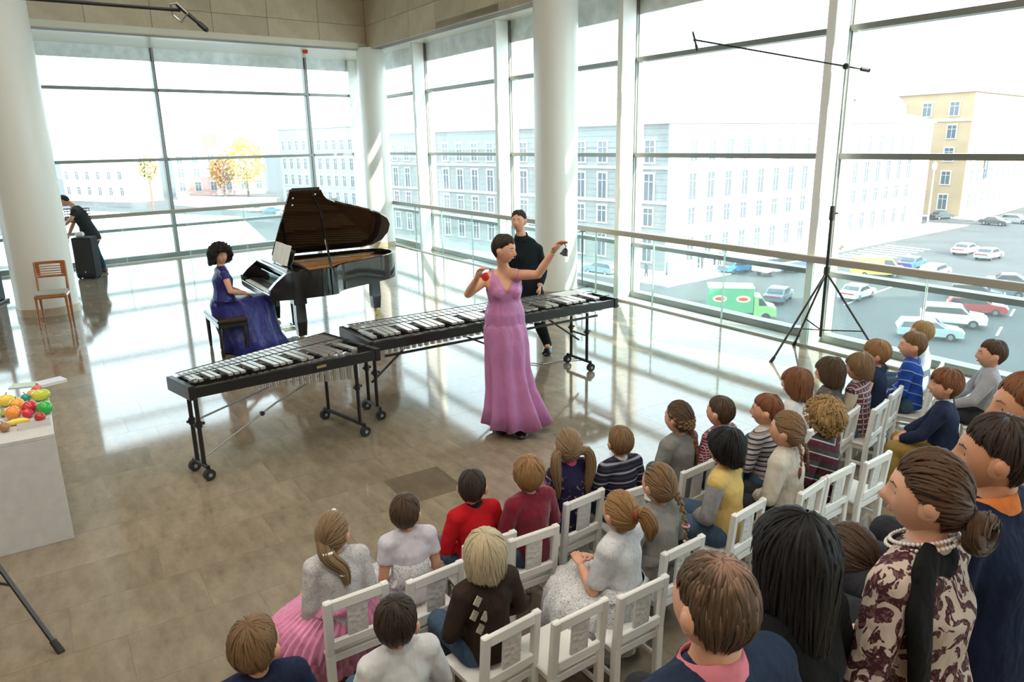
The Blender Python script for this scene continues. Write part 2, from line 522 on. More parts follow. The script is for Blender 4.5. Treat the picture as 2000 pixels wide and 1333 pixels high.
# ------------------------------------------------------------------ the square outside, one storey block below
ZS = -12.5
M_asph = mat('asphalt', (0.058, 0.064, 0.068), 0.75, vary=0.22, vscale=0.15)
M_pave = mat('pavement', (0.33, 0.32, 0.30), 0.7, vary=0.15, vscale=0.3)
M_line = mat('road_paint', (0.75, 0.75, 0.72), 0.6)
g = MB().prism([(-700, 15), (700, 15), (700, 1500), (-700, 1500)], ZS-0.5, ZS).build('ground', M_asph)
struct(g)
# storeys of our own building below the hall
struct(MB().prism(floor_poly, ZS, -0.45).build('wall_below', M_clad))
BC = Vector((17.8, 84.1, ZS))
def pav(name, label, pts):
    o = MB().prism(pts, ZS, ZS+0.15).build(name, M_pave); struct(o); return o
bl, br = Vector((-0.65, 0.76, 0)), Vector((0.784, 0.62, 0))
fr = lambda o, a, b_: (o.x + bl.x*a + br.x*b_, o.y + bl.y*a + br.y*b_)
pav('pavement', 'pale pavement around the corner of the grey block', [fr(BC, -6, -7), fr(BC, 70, -7), fr(BC, 70, 0), fr(BC, 0, 0), fr(BC, 0, 70), fr(BC, -6, 70)])
OC = Vector((82.4, 135.6, ZS))
ol, orr = Vector((-0.47, 0.88, 0)), Vector((0.727, 0.687, 0))
f2 = lambda a, b_: (OC.x + ol.x*a + orr.x*b_, OC.y + ol.y*a + orr.y*b_)
pav('pavement', 'pale pavement in front of the ochre corner house', [f2(-4, -4), f2(60, -4), f2(60, 0), f2(0, 0), f2(0, 70), f2(-4, 70)])
# painted lines
for k in range(9):
    c = Vector((44+k*1.5, 88+k*1.2, ZS+.01)); MB().bar(c, c+Vector((-3.4, 5.0, 0)), 0.6, 0.02).build('crossing_stripe', M_line, g)
for k in range(5):
    c = Vector((14+k*5.5, 50+k*5.2, ZS+.01)); MB().bar(c, c+Vector((2.6, 2.4, 0)), 0.18, 0.02).build('lane_dash', M_line, g)
    c = Vector((27+k*5, 42+k*6, ZS+.01)); MB().bar(c, c+Vector((2.0, 2.5, 0)), 0.18, 0.02).build('lane_dash', M_line, g)

M_pane = mat('facade_pane', (0.10, 0.12, 0.14), 0.12, spec=0.7)
M_frame = mat('facade_trim', (0.66, 0.65, 0.60), 0.7)
win_me = {}
def window_mesh(w, h, surround):
    k = (round(w, 2), round(h, 2))
    if k not in win_me:
        fr_ = MB()
        fr_.box((0, -.06, h/2+.14), (w+.5, .16, .2)); fr_.box((0, -.06, -h/2-.12), (w+.5, .18, .16))
        for s in (-1, 1): fr_.box((s*(w/2+.1), -.05, 0), (.2, .12, h))
        pn = MB().box((0, -.015, 0), (w, .05, h))
        for x in (0,): pn.box((x, -.05, 0), (.08, .04, h))
        pn.box((0, -.05, h*.22), (w, .04, .08))
        win_me[k] = (fr_.mesh('window_surround', surround), MB().box((0, -.015, 0), (w, .05, h)).mesh('pane', M_pane),
                     MB().box((0, -.05, 0), (.08, .04, h)).box((0, -.05, h*.22), (w, .04, .08)).mesh('window_bars', M_frame))
    return win_me[k]
def facade(t, o, d, n, length, rows, sp, w, start, zoff=0.0, limit=60, surround=None):
    """windows as parts on a face: o base corner (relative to the thing), d along, n outwards"""
    ang = math.atan2(d.y, d.x)
    if (Vector((math.sin(ang), -math.cos(ang), 0))).dot(n) < 0: ang += PI
    k = 0
    for (z, h) in rows:
        s = start
        while s < min(length, limit):
            me = window_mesh(w, h, surround or M_frame)
            p = o + d*s + n*0.02 + Vector((0, 0, z))
            wo = part('window', me[0], t, p, (0, 0, ang))
            part('pane', me[1], wo); part('glazing_bar', me[2], wo)
            s += sp; k += 1
    return k
def house(name, label, corner, d1, l1, d2, l2, h, mwall, roofh, mroof, loc=None):
    t = thing(name, label, 'building', corner)
    P = [Vector((0, 0, 0)), d1*l1, d1*l1+d2*l2, d2*l2]
    MB().prism([(p.x, p.y) for p in P], 0, h).build('wall', mwall, t)
    c = (P[0]+P[2])/2
    out = lambda p, e: c + (p-c)*(1+e/(p-c).length)
    MB().prism([(out(p, .7).x, out(p, .7).y) for p in P], h, h+.5).build('cornice', M_frame, t)
    rb = [out(p, .4) for p in P]
    mid1, mid2 = (d1*l1*.0 + d2*l2*.5), (d1*l1 + d2*l2*.5)
    if l1 > l2: top = [d2*l2*.5 + d1*min(8, l1*.3), d2*l2*.5 + d1*(l1-min(8, l1*.3))]; fs = [(0, 1, 5, 4), (1, 2, 5), (2, 3, 4, 5), (3, 0, 4)]
    else: top = [d1*l1*.5 + d2*min(8, l2*.3), d1*l1*.5 + d2*(l2-min(8, l2*.3))]; fs = [(0, 1, 4), (1, 2, 5, 4), (2, 3, 5), (3, 0, 4, 5)]
    vs = [(p.x, p.y, h+.5) for p in rb] + [(p.x, p.y, h+.5+roofh) for p in top]
    MB().add(vs, fs + [(3, 2, 1, 0)]).build('roof', mroof, t)
    return t
def rustic(name, c):
    m, N, L, b = _nodes(name)
    v = _coords(N, L, 'Object')
    sx = N.new('ShaderNodeSeparateXYZ'); L.new(v, sx.inputs[0])
    wv = N.new('ShaderNodeMath'); wv.operation = 'PINGPONG'; wv.inputs[1].default_value = 0.35; L.new(sx.outputs['Z'], wv.inputs[0])
    f = _noise(N, L, v, 0.8, 6)
    cc = _ramp(N, L, f, [(0.3, tuple(x*.82 for x in c)), (0.7, c)])
    mx = N.new('ShaderNodeMix'); mx.data_type = 'RGBA'
    g_ = N.new('ShaderNodeMath'); g_.operation = 'LESS_THAN'; g_.inputs[1].default_value = 0.035; L.new(wv.outputs[0], g_.inputs[0])
    L.new(g_.outputs[0], mx.inputs['Factor']); L.new(cc, mx.inputs['A']); mx.inputs['B'].default_value = (*[x*.55 for x in c], 1)
    L.new(mx.outputs['Result'], b.inputs['Base Color']); b.inputs['Roughness'].default_value = .8
    MATS[name] = m
    return m
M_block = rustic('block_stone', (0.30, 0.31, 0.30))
M_roofg = mat('roof_metal', (0.55, 0.56, 0.56), 0.4, 0.3)
# corner block: grey shaded face to the left, sunlit face to the right
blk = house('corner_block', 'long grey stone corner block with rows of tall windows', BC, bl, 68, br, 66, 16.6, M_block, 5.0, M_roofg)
rows = [(2.4, 2.6), (6.2, 1.9), (9.6, 2.9), (13.6, 2.3)]
nb = Vector((-0.76, -0.65, 0)); nw = Vector((0.62, -0.784, 0))
facade(blk, Vector((0, 0, 0)), bl, nb, 67, rows, 3.6, 1.3, 2.6, limit=67)
MB().bar(nw*.12 + Vector((0, 0, 8.3)), br*65.9 + nw*.12 + Vector((0, 0, 8.3)), .3, 16.5).build('sunlit_facade', mat('sunlit_wall', (.72, .71, .67), .85), blk)  # paler copy of the block's wall, sunlight painted into its colour
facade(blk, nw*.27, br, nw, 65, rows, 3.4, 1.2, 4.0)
for z in (4.2, 7.9, 11.8):
    MB().bar(nb*.1 + Vector((0, 0, z)), bl*68 + nb*.1 + Vector((0, 0, z)), .3, .3).build('string_course', M_frame, blk)
    MB().bar(nw*.1 + Vector((0, 0, z)), br*66 + nw*.1 + Vector((0, 0, z)), .3, .3).build('string_course', M_frame, blk)
for s in (6, 22, 37, 51, 60):
    MB().box(br*s + bl*9 + Vector((0, 0, 19.5)), (1.6, 1.2, 3.6), rz=.67).build('chimney', M_frame, blk)
dome = MB().lathe([(4.2, 0), (4.1, 1.5), (3.4, 3.2), (2.0, 4.4), (.5, 4.9)], 20)
dm = dome.build('dome', M_roofg, blk, smooth=True); dm.location = br*60 + bl*6 + Vector((0, 0, 17.0))
# ochre house
M_ochre = mat('ochre_plaster', (0.50, 0.34, 0.20), 0.85, vary=0.08, vscale=0.4)
och = house('ochre_house', 'tall ochre corner house with cream sunny side and blue banner', OC, ol, 75, orr, 80, 22.0, M_ochre, 4.0, M_roofg)
rows2 = [(2.6, 2.6), (7.0, 2.2), (11.2, 2.2), (15.2, 2.2), (19.2, 2.2)]
no, nr2 = Vector((-0.88, -0.47, 0)), Vector((0.687, -0.727, 0))
facade(och, Vector((0, 0, 0)), ol, no, 70, rows2, 5.2, 1.6, 3.4)
facade(och, Vector((0, 0, 0)), orr, nr2, 70, rows2, 4.2, 1.5, 3.6)
MB().bar(no*.1 + Vector((0, 0, 17.2)), ol*75 + no*.1 + Vector((0, 0, 17.2)), .3, .35).build('string_course', M_frame, och)
MB().bar(nr2*.6 + orr*11.5 + Vector((0, 0, 6.5)), nr2*.6 + orr*11.5 + Vector((0, 0, 11.0)), 1.1, .15, up=nr2).build('banner', mat('banner_blue', (0.10, 0.14, 0.55), .6), och)
# far bank seen through the back window
M_pink = mat('pink_plaster', (0.60, 0.36, 0.32), .85); M_redroof = mat('red_roof', (0.62, 0.10, 0.09), .7)
def row_house(name, label, pa, pb, depth, h, mw, rh, mr, rows, sp, w):
    A, B = at(*pa, ZS), at(*pb, ZS); d = (B-A).normalized(); n_ = Vector((d.y, -d.x, 0))
    if n_.dot(-A) < 0: n_ = -n_
    t = house(name, label, A, d, (B-A).length, -n_, depth, h, mw, rh, mr)
    facade(t, Vector((0, 0, 0)), d, n_, (B-A).length-1.5, rows, sp, w, 2.2, limit=999)
    return t
row_house('riverside_house', 'long rose house with a red roof beside the yellow trees', (345, 385), (520, 378), 14, 14, M_pink, 5, M_redroof, [(3, 2.6), (7.2, 2.6), (11.4, 2.4)], 4.6, 1.7)
M_pale = rustic('pale_stone', (0.42, 0.43, 0.42))
row_house('canal_house', 'pale grey house with close rows of windows left of the corner column', (556, 400), (712, 412), 12, 19, M_pale, 4, M_roofg, [(2.6, 2.6), (6.6, 2.4), (10.6, 2.6), (15.0, 2.2)], 3.2, 1.3)
row_house('distant_house', 'low cream house far off at the left of the back window', (130, 392), (262, 396), 10, 12, mat('cream_plaster', (0.75, 0.70, 0.60), .85), 3, M_roofg, [(3, 2.2), (7.5, 2.2)], 5, 1.5)
M_water = mat('river_water', (0.10, 0.14, 0.16), 0.08, spec=.6, bump=.15, bscale=.6)
w_ = [at(*q_, ZS) for q_ in ((335, 400), (352, 392), (545, 396), (560, 412), (450, 410))]
struct(MB().prism([(p.x, p.y) for p in w_], ZS, ZS+.06).build('river', M_water))
M_emb = mat('embankment_stone', (0.55, 0.50, 0.43), .8)
for i_, (a, b_) in enumerate(((w_[0], w_[4]), (w_[4], w_[3]), (w_[1], w_[2]))):
    struct(MB().bar(a+Vector((0, 0, .65)), b_+Vector((0, 0, .65)), 1.6, 1.3).build('embankment', M_emb))
M_terr = mat('terrace_stone', (0.62, 0.60, 0.56), .8)
t_ = [at(*q_, ZS) for q_ in ((-60, 520), (60, 410), (300, 418), (470, 424), (520, 470), (420, 520))]
struct(MB().prism([(p.x, p.y) for p in t_], ZS, ZS+.12).build('terrace', M_terr))
# trees
def foliage_mat(name, c):
    m, N, L, b = _nodes(name)
    v = _coords(N, L); f = _noise(N, L, v, 1.3, 3)
    L.new(_ramp(N, L, f, [(0.3, tuple(x*.6 for x in c)), (0.7, c)]), b.inputs['Base Color'])
    b.inputs['Roughness'].default_value = .8
    return m
M_yel = foliage_mat('autumn_leaves', (0.85, 0.60, 0.08)); M_grn = foliage_mat('green_leaves', (0.22, 0.28, 0.10))
M_bark = mat('bark', (.16, .12, .09), .9)
def tree(label, x, y, h, r, m, seed):
    q = random.Random(seed)
    t = thing('tree', label, 'tree', (x, y, ZS))
    tr = MB().tube([(0, 0, 0), (.1, 0, h*.35), (0, .1, h*.8)], [.35, .25, .1], 7)
    for k in range(5):
        a = q.random()*6.28; tr.tube([(0, 0, h*.35+k*.4), (math.cos(a)*r*.6, math.sin(a)*r*.6, h*.55+k*.4)], [.12, .04], 5)
    tr.build('trunk', M_bark, t)
    cr = MB(); vs, fs = [], []
    for k in range(1500):
        th, ph, rr = q.random()*6.28, math.acos(2*q.random()-1), r*(.55+.45*q.random())
        p = Vector((rr*math.sin(ph)*math.cos(th), rr*math.sin(ph)*math.sin(th), h*.62 + rr*1.25*math.cos(ph)))
        u = Vector((q.gauss(0, 1), q.gauss(0, 1), q.gauss(0, 1))).normalized(); w = u.cross(Vector((0.3, .2, 1))).normalized()
        s = .32+.3*q.random(); o = len(vs)
        vs += [p-u*s, p+w*s*.6, p+u*s, p-w*s*.6]; fs.append((o, o+1, o+2, o+3))
    cr.add(vs, fs); c = cr.build('crown', m, t); c['kind'] = 'stuff'
    return t
p=at(486, 386, ZS); tree('bright yellow autumn tree in front of the rose house', p.x, p.y, 17, 6.0, M_yel, 1)
p=at(440, 386, ZS); tree('smaller orange yellow tree left of the bright yellow one', p.x, p.y, 13, 4.0, foliage_mat('orange_leaves', (0.75, .40, .10)), 2)
tree('tall slim yellow tree seen at the left mullion of the back window', at(300, 412, ZS).x, at(300, 412, ZS).y, 17, 2.4, foliage_mat('pale_leaves', (0.9, 0.8, 0.45)), 3)
# street lamps
def street_lamp(label, x, y, h):
    t = thing('street_lamp', label, 'street lamp', (x, y, ZS))
    MB().tube([(0, 0, 0), (0, 0, .8), (0, 0, h)], [.22, .14, .09], 8).build('post', M_frame, t)
    MB().lathe([(.12, h), (.34, h+.3), (.34, h+.9), (.12, h+1.3)], 10).build('lantern', mat('lantern', (.8, .8, .76), .3), t)
street_lamp('pale street lamp at the corner of the sunlit facade', 66, 116.5, 9.5)
# unseen block added to the right to keep the square in shade
M_nb = mat('shade_block_wall', (.55, .47, .36), .85)
nbh = house('shade_block', 'plain unseen block added beyond the right edge to shade the square', Vector((46, 14, ZS)), Vector((1, 0, 0)), 46, Vector((0, 1, 0)), 26, 21, M_nb, 4, M_roofg)
struct(nbh)

# ---- vehicles
M_tyre = mat('tyre', (.02, .02, .02), .8); M_cglass = mat('car_glass', (.03, .04, .05), .08, spec=.8)
car_me = {}
def car_meshes(kind):
    if kind in car_me: return car_me[kind]
    L_, W, = {'sedan': (4.4, 1.72), 'suv': (4.7, 1.86), 'wagon': (4.5, 1.76), 'van': (5.2, 2.0)}[kind]
    if kind == 'sedan': prof = [(-2.2, .35), (-2.2, .8), (-2.05, .92), (-1.45, .95), (-.95, 1.38), (.25, 1.42), (.95, .98), (1.95, .85), (2.2, .65), (2.2, .3)]; gl = [(-1.32, .97), (-.9, 1.32), (.22, 1.36), (.82, .98)]
    elif kind == 'suv': prof = [(-2.3, .45), (-2.33, 1.0), (-2.2, 1.2), (-1.95, 1.70), (-.2, 1.76), (.55, 1.70), (1.15, 1.15), (2.15, 1.02), (2.35, .8), (2.35, .4)]; gl = [(-2.1, 1.2), (-1.88, 1.62), (.5, 1.64), (1.0, 1.18)]
    elif kind == 'wagon': prof = [(-2.2, .35), (-2.25, .85), (-1.9, 1.40), (-.3, 1.47), (.35, 1.44), (1.05, 1.0), (2.0, .88), (2.25, .65), (2.25, .3)]; gl = [(-2.0, .95), (-1.8, 1.36), (.32, 1.40), (.92, 1.0)]
    else: prof = [(-2.6, .4), (-2.6, 2.0), (-2.4, 2.2), (1.1, 2.2), (1.9, 1.25), (2.55, 1.05), (2.6, .4)]; gl = [(.4, 1.25), (.4, 1.95), (1.1, 1.98), (1.7, 1.25)]
    n = len(prof)
    b = MB(); vs = []
    zmid = .95 if kind != 'van' else 1.2
    for side in (-1, 1):
        for ins in (0, 1):
            for x, z in prof:
                taper = .86 if z > zmid+.2 else 1.0
                vs.append((x*(1 if ins else .985), side*W/2*taper*(1 if ins == 0 else .0), z))
    vs = []
    for yy in (-1, -.86, .86, 1):
        for x, z in prof:
            tp = 1 - max(0, (z-zmid))*.16
            zz = z if abs(yy) < .9 else z-.05*(z > .6)
            vs.append((x*(.99 if abs(yy) > .9 else 1), yy*W/2*tp, zz))
    fs = []
    for k in range(3):
        for i in range(n):
            a, c = k*n+i, k*n+(i+1) % n
            fs.append((a, c, c+n, a+n))
    fs.append(tuple(reversed(range(n)))); fs.append(tuple(range(3*n, 4*n)))
    b.add(vs, [f[::-1] for f in fs])
    g_ = MB()
    for s in (-1, 1):
        tpf = lambda z: W/2*(1-max(0, z-zmid)*.16)+.012
        q = [(x, s*tpf(z), z-.03) for x, z in gl]; g_.add(q + [(x, y-s*.02, z) for x, y, z in q], [(0, 1, 2, 3) if s < 0 else (3, 2, 1, 0), (4, 5, 6, 7)])
    hi = gl[2]; lo = gl[3]; wb = gl[0]; wt = gl[1]
    for (x0, z0), (x1, z1), o in ((lo, hi, .13), (wb, wt, -.13)):
        if kind == 'van' and o < 0: continue
        y0, y1 = W/2*.84, W/2*.76
        g_.add([(x0+o, -y0, z0+.03), (x0+o, y0, z0+.03), (x1+o*.9, y1, z1-.0), (x1+o*.9, -y1, z1-.0), (x0, 0, z0)], [(0, 1, 2, 3)])
    wh = MB()
    wr = .32 if kind != 'suv' else .37
    R90 = Matrix.Rotation(PI/2, 3, 'X')
    whm = MB().lathe([(wr*.6, -.1), (wr, -.1), (wr, .1), (wr*.6, .1)], 14, (0, 0, 0), R90).mesh('wheel', M_tyre)
    hub = MB().lathe([(wr*.55, -.112), (wr*.55, .112)], 10, (0, 0, 0), R90).mesh('hub_cap', M_chrome)
    lamps = MB().box((n and prof[-2][0]-.03, 0, prof[-2][1]+.02), (.1, W*.8, .12)).mesh('headlamp_strip', mat('headlamp', (.8, .82, .8), .1))
    tail = MB().box((prof[1][0]+.02, 0, prof[1][1]-.03), (.08, W*.82, .12)).mesh('tail_lamp_strip', mat('tail_lamp', (.4, .02, .02), .2))
    car_me[kind] = (b, g_.mesh('car_glass', M_cglass), whm, hub, wr, W, L_, lamps, tail)
    return car_me[kind]
def car(kind, color, label, px, py, ang, name='car', group=None):
    b, gme, wme, hub, wr, W, L_, lm, tl = car_meshes(kind)
    p = at(px, py, ZS)
    t = thing(name, label, 'car' if kind != 'van' else 'van', (p.x, p.y, ZS), math.radians(ang), group)
    key = 'paint_%d_%d_%d' % tuple(int(c*100) for c in color)
    body = b.mesh('body', mat(key, color, .25, coat=.5))
    part('body', body, t); part('window_glass', gme, t); part('headlamp', lm, t); part('tail_lamp', tl, t)
    for sx in (-.29, .30):
        for s in (-1, 1):
            w = part('wheel', wme, t, (sx*L_, s*(W/2-.1), wr)); part('hub_cap', hub, w)
    return t
WHT, SIL, DRK, BLU, RED = (.72, .73, .73), (.42, .45, .46), (.05, .06, .07), (.05, .13, .42), (.42, .05, .05)
car('sedan', WHT, 'white sedan driving alone across the middle of the shaded square', 1673, 583, 40)
car('suv', WHT, 'white off-roader parked near the window in front of the red car', 1858, 636, -28)
car('wagon', RED, 'dark red estate car parked behind the white off-roader', 1905, 612, -28)
car('wagon', (.34, .45, .45), 'pale teal car nearest the window behind the fair-haired boys', 1812, 660, -22)
car('wagon', DRK, 'dark estate car parked behind the red one', 1905, 585, -32)
car('sedan', (.16, .22, .24), 'dark teal sedan parked second from the back of the right-hand line', 1955, 578, -32)
car('sedan', (.10, .12, .14), 'black sedan farthest back in the right-hand parked line', 1975, 562, -32)
car('wagon', SIL, 'silver people carrier driving behind the yellow van', 1825, 540, 40)
car('sedan', BLU, 'blue hatchback right beside the yellow van', 1780, 524, 40)
car('sedan', WHT, 'white sedan on the sunny street, left one of the pair', 1885, 496, 35)
car('sedan', SIL, 'silver sedan on the sunny street, right one of the pair', 1930, 506, 35)
car('sedan', DRK, 'black car by the ochre house crossing', 1838, 428, 15)
car('sedan', DRK, 'black car waiting in the far right street', 1942, 440, -60)
car('wagon', SIL, 'silver car at the right edge of the far street', 1985, 436, -60)
car('sedan', (.05, .22, .45), 'bright blue taxi parked by the sunlit facade', 1440, 532, 25)
car('sedan', (.12, .16, .2), 'dark grey sedan beyond the green delivery truck', 1520, 588, 55)
car('wagon', (.5, .17, .10), 'orange-red car half hidden behind the boom stand and handrail', 1620, 490, 30)
car('van', (.85, .68, .08), 'yellow delivery van in the middle of the square', 1712, 540, -12)
for px, py, cc in ((505, 414, WHT), (532, 416, BLU), (560, 421, SIL), (585, 427, DRK)):
    car('sedan', cc, {WHT: 'white', BLU: 'blue', SIL: 'silver', DRK: 'black'}[cc] + ' car parked by the river behind the piano lid', px, py, 20)
car('sedan', SIL, 'silver car parked before the grey block left of the column', 985, 470, 130)
car('wagon', DRK, 'dark car parked before the grey block left of the man in black', 930, 465, 130)
car('wagon', (.2, .32, .38), 'slate blue van at the kerb right of the white column', 1175, 535, 130)
# green box truck
p = at(1442, 622, ZS)
gt = thing('delivery_truck', 'green delivery truck with a white roof and red lettering panels', 'truck', (p.x, p.y, ZS), math.radians(-12))
mg = mat('truck_green', (.09, .36, .17), .45)
MB().box((-.8, 0, 1.75), (3.7, 2.2, 2.1), bev=.04).build('box_body', mg, gt)
MB().box((-.8, 0, 2.84), (3.74, 2.24, .08)).build('box_roof', M_white, gt)
MB().prism([(1.1, .45), (1.1, 2.1), (1.7, 2.05), (2.2, 1.35), (2.9, 1.15), (2.95, .45)], -1.0, 1.0).build('cab', mat('truck_cab', (.25, .5, .18), .3, coat=.4), gt).rotation_euler = (PI/2, 0, 0)
MB().prism([(1.5, 1.35), (1.45, 1.95), (1.7, 1.95), (2.15, 1.38)], -1.02, 1.02).build('cab_window', M_cglass, gt).rotation_euler = (PI/2, 0, 0)
for x, z in ((-1.7, 1.9), (.2, 1.9)):
    MB().ball((x, -1.11, z), (.6, .02, .3), 12, 6).build('logo_patch', mat('logo_cream', (.8, .62, .4), .6), gt)
    MB().ball((x, -1.125, z), (.4, .02, .16), 12, 6).build('logo_mark', mat('logo_red', (.6, .06, .05), .6), gt)
MB().box((0, 0, .5), (5.4, 1.8, .2)).build('chassis', M_black, gt)
for x in (-1.7, 2.1):
    for s in (-1, 1):
        part('wheel', car_meshes('suv')[2], gt, (x, s*.95, .37))
# blue and white bus by the facade
p = at(1520, 535, ZS)
bus = thing('minibus', 'white and blue minibus parked by the facade behind the boom stand', 'bus', (p.x, p.y, ZS), math.radians(28))
MB().box((0, 0, 1.25), (6.4, 2.1, 1.5), bev=.12).build('body', mat('bus_white', (.7, .72, .74), .3), bus)
MB().box((1.2, 0, .95), (4.0, 2.14, .8), bev=.05).build('blue_panel', mat('bus_blue', (.07, .12, .50), .3), bus)
MB().box((0, 0, 1.72), (5.9, 2.13, .55), bev=.05).build('window_band', M_cglass, bus)
MB().box((0, 0, 2.1), (6.2, 2.0, .3), bev=.1).build('roof', M_white, bus)
for x in (-2, 2):
    for s in (-1, 1): part('wheel', car_meshes('suv')[2], bus, (x, s*.95, .37))
# pedestrians on the pavement
ped = {}
def walker(px, py, cc, label):
    p = at(px, py, ZS)
    t = thing('person', label, 'person', (p.x, p.y, ZS+.15), rnd.random()*6)
    b = MB()
    for s in (-1, 1): b.tube([(s*.09, s*.12, 0), (s*.09, s*.04, .45), (s*.08, 0, .85)], [.06, .07, .1], 6)
    b.build('legs', mat('ped_dark', (.05, .05, .07), .8), t)
    MB().tube([(0, 0, .75), (0, 0, 1.1), (0, 0, 1.42), (0, 0, 1.5)], [(.19, .13), (.18, .12), (.21, .11), (.08, .07)], 8).tube([(.22, 0, 1.4), (.26, .05, 1.1), (.24, .12, .85)], [.06, .055, .045], 6).tube([(-.22, 0, 1.4), (-.26, -.05, 1.1), (-.24, -.02, .85)], [.06, .055, .045], 6).build('coat', mat('ped_%d' % int(cc[0]*1000+cc[2]*77), cc, .8), t)
    MB().tube([(0, 0, 1.45), (0, 0, 1.55)], [.05, .05], 6).ball((0, 0, 1.64), (.085, .1, .12), 8, 6).build('head', mat('ped_skin', (.55, .36, .28), .6), t)
    MB().ball((0, -.02, 1.68), (.09, .105, .105), 8, 6).build('hair', M_bark, t)
walker(1262, 543, (.08, .08, .1), 'walker in black near the corner pillar of the grey block')
walker(1302, 540, (.05, .16, .2), 'walker in teal left of the sunlit facade entrance')
walker(1364, 525, (.06, .06, .07), 'left walker of the two on the pavement by the sunlit facade')
walker(1371, 527, (.12, .10, .10), 'right walker of the two on the pavement by the sunlit facade')
walker(1395, 520, (.10, .05, .05), 'left walker of the pair behind the blue taxi')
walker(1405, 520, (.05, .05, .09), 'right walker of the pair behind the blue taxi')
# ------------------------------------------------------------------ furniture and instruments
M_piano = mat('piano_lacquer', (0.006, 0.006, 0.007), 0.07, spec=.55, coat=.6)
M_gold = mat('piano_plate', (0.62, 0.26, 0.08), 0.25, 0.75)
M_ivory = mat('ivory', (.82, .80, .74), .25)
M_paper = mat('paper', (.80, .79, .74), .8)
def rz2(d): return math.atan2(d.y, d.x)
NAX = Vector((0.8393, 0.5436, 0))
piano = thing('grand_piano', 'glossy black grand piano with raised lid and golden plate', 'piano', (-3.36, 9.57, 0), rz2(NAX))
out = [(0.26, -.74), (.62, -.74), (.80, -.735), (.87, -.70), (.91, -.62), (.98, -.53), (1.10, -.45), (1.28, -.37), (1.48, -.29), (1.68, -.20), (1.86, -.10), (2.0, .02), (2.09, .18), (2.12, .38), (2.08, .57), (1.96, .70), (1.78, .74), (.26, .74)]
def inset(poly, e):
    n = len(poly); r = []
    for i in range(n):
        p0, p1, p2 = Vector(poly[i-1]), Vector(poly[i]), Vector(poly[(i+1) % n])
        d1, d2 = (p1-p0).normalized(), (p2-p1).normalized()
        n1, n2 = Vector((-d1.y, d1.x)), Vector((-d2.y, d2.x))
        m_ = (n1+n2); m_ = m_/max(.3, m_.length_squared)*2
        r.append((p1.x+m_.x*e, p1.y+m_.y*e))
    return r
inn = inset(out, .05)
rim = MB(); n = len(out)
vs = [(x, y, .62) for x, y in out] + [(x, y, .97) for x, y in out] + [(x, y, .97) for x, y in inn] + [(x, y, .74) for x, y in inn]
fs = []
for i in range(n):
    j = (i+1) % n
    fs += [(i, j, n+j, n+i), (n+i, n+j, 2*n+j, 2*n+i), (2*n+i, 2*n+j, 3*n+j, 3*n+i)]
rim.add(vs, fs + [tuple(reversed(range(n)))])
rim.build('rim', M_piano, piano, angle=40)
MB().prism(inn, .84, .87).build('soundboard', mat('soundboard', (.60, .30, .10), .3, coat=.3), piano)
pl = MB().prism(inset(out, .11), .872, .90)
pl.build('iron_plate', M_gold, piano)
st = MB()
for k in range(34):
    y = -.6+k*.036
    x1 = max(.6, min(1.98, .75 + (y+.62)*1.05))
    st.tube([(.5, y, .915), (x1, y+.1*(y > 0), .915)], .0022, 4, cap=False)
so_ = st.build('strings', mat('brass_string', (.75, .55, .25), .3, .8), piano); so_['kind'] = 'stuff'
MB().bar((.52, -.64, .93), (.66, .66, .93), .035, .03).build('damper_rail', M_black, piano)
for k in range(4):
    MB().bar((.55, -.45+k*.3, .91), (1.0+k*.26, -.3+k*.24, .91), .03, .03).build('plate_strut', M_gold, piano)
# cheeks, key bed and keyboard
for s, nm in ((-1, 'cheek'), (1, 'cheek')):
    MB().prism([(-.02, .64), (-.02, .78), (.06, .86), (.20, .965), (.28, .97), (.28, .62)], -.045, .045).build(nm, M_piano, piano).location = (0, s*.695, 0)
for c in piano.children:
    if c.name.startswith('cheek'): c.rotation_euler = (PI/2, 0, 0)
MB().box((.13, 0, .655), (.30, 1.38, .07), bev=.006).build('key_bed', M_piano, piano)
MB().box((-.015, 0, .68), (.03, 1.38, .06), bev=.005).build('key_slip', M_piano, piano)
wk = MB(); bk = MB()
for k in range(52):
    y = -.611+k*.0235
    wk.box((.08, y, .705), (.155, .0222, .03), bev=.002)
    if (k % 7) in (0, 2, 3, 5, 6): bk.box((.11, y+.0118, .728), (.095, .012, .018), bev=.002)
o = wk.build('white_keys', M_ivory, piano); o['kind'] = 'stuff'
o = bk.build('black_keys', M_black, piano); o['kind'] = 'stuff'
MB().box((.19, 0, .80), (.03, 1.34, .16), rot=Matrix.Rotation(.15, 3, 'Y'), bev=.006).build('fallboard', M_piano, piano)
MB().box((.235, 0, .935), (.07, 1.40, .06), bev=.008).build('nameboard', M_piano, piano)
ds = MB().box((0, 0, 0), (.02, .72, .24), bev=.006)
o = ds.build('music_desk', M_piano, piano); o.location = (.40, -.02, 1.08); o.rotation_euler = (0, .35, 0)
MB().box((.36, 0, .975), (.22, 1.2, .02), bev=.004).build('desk_shelf', M_piano, piano)
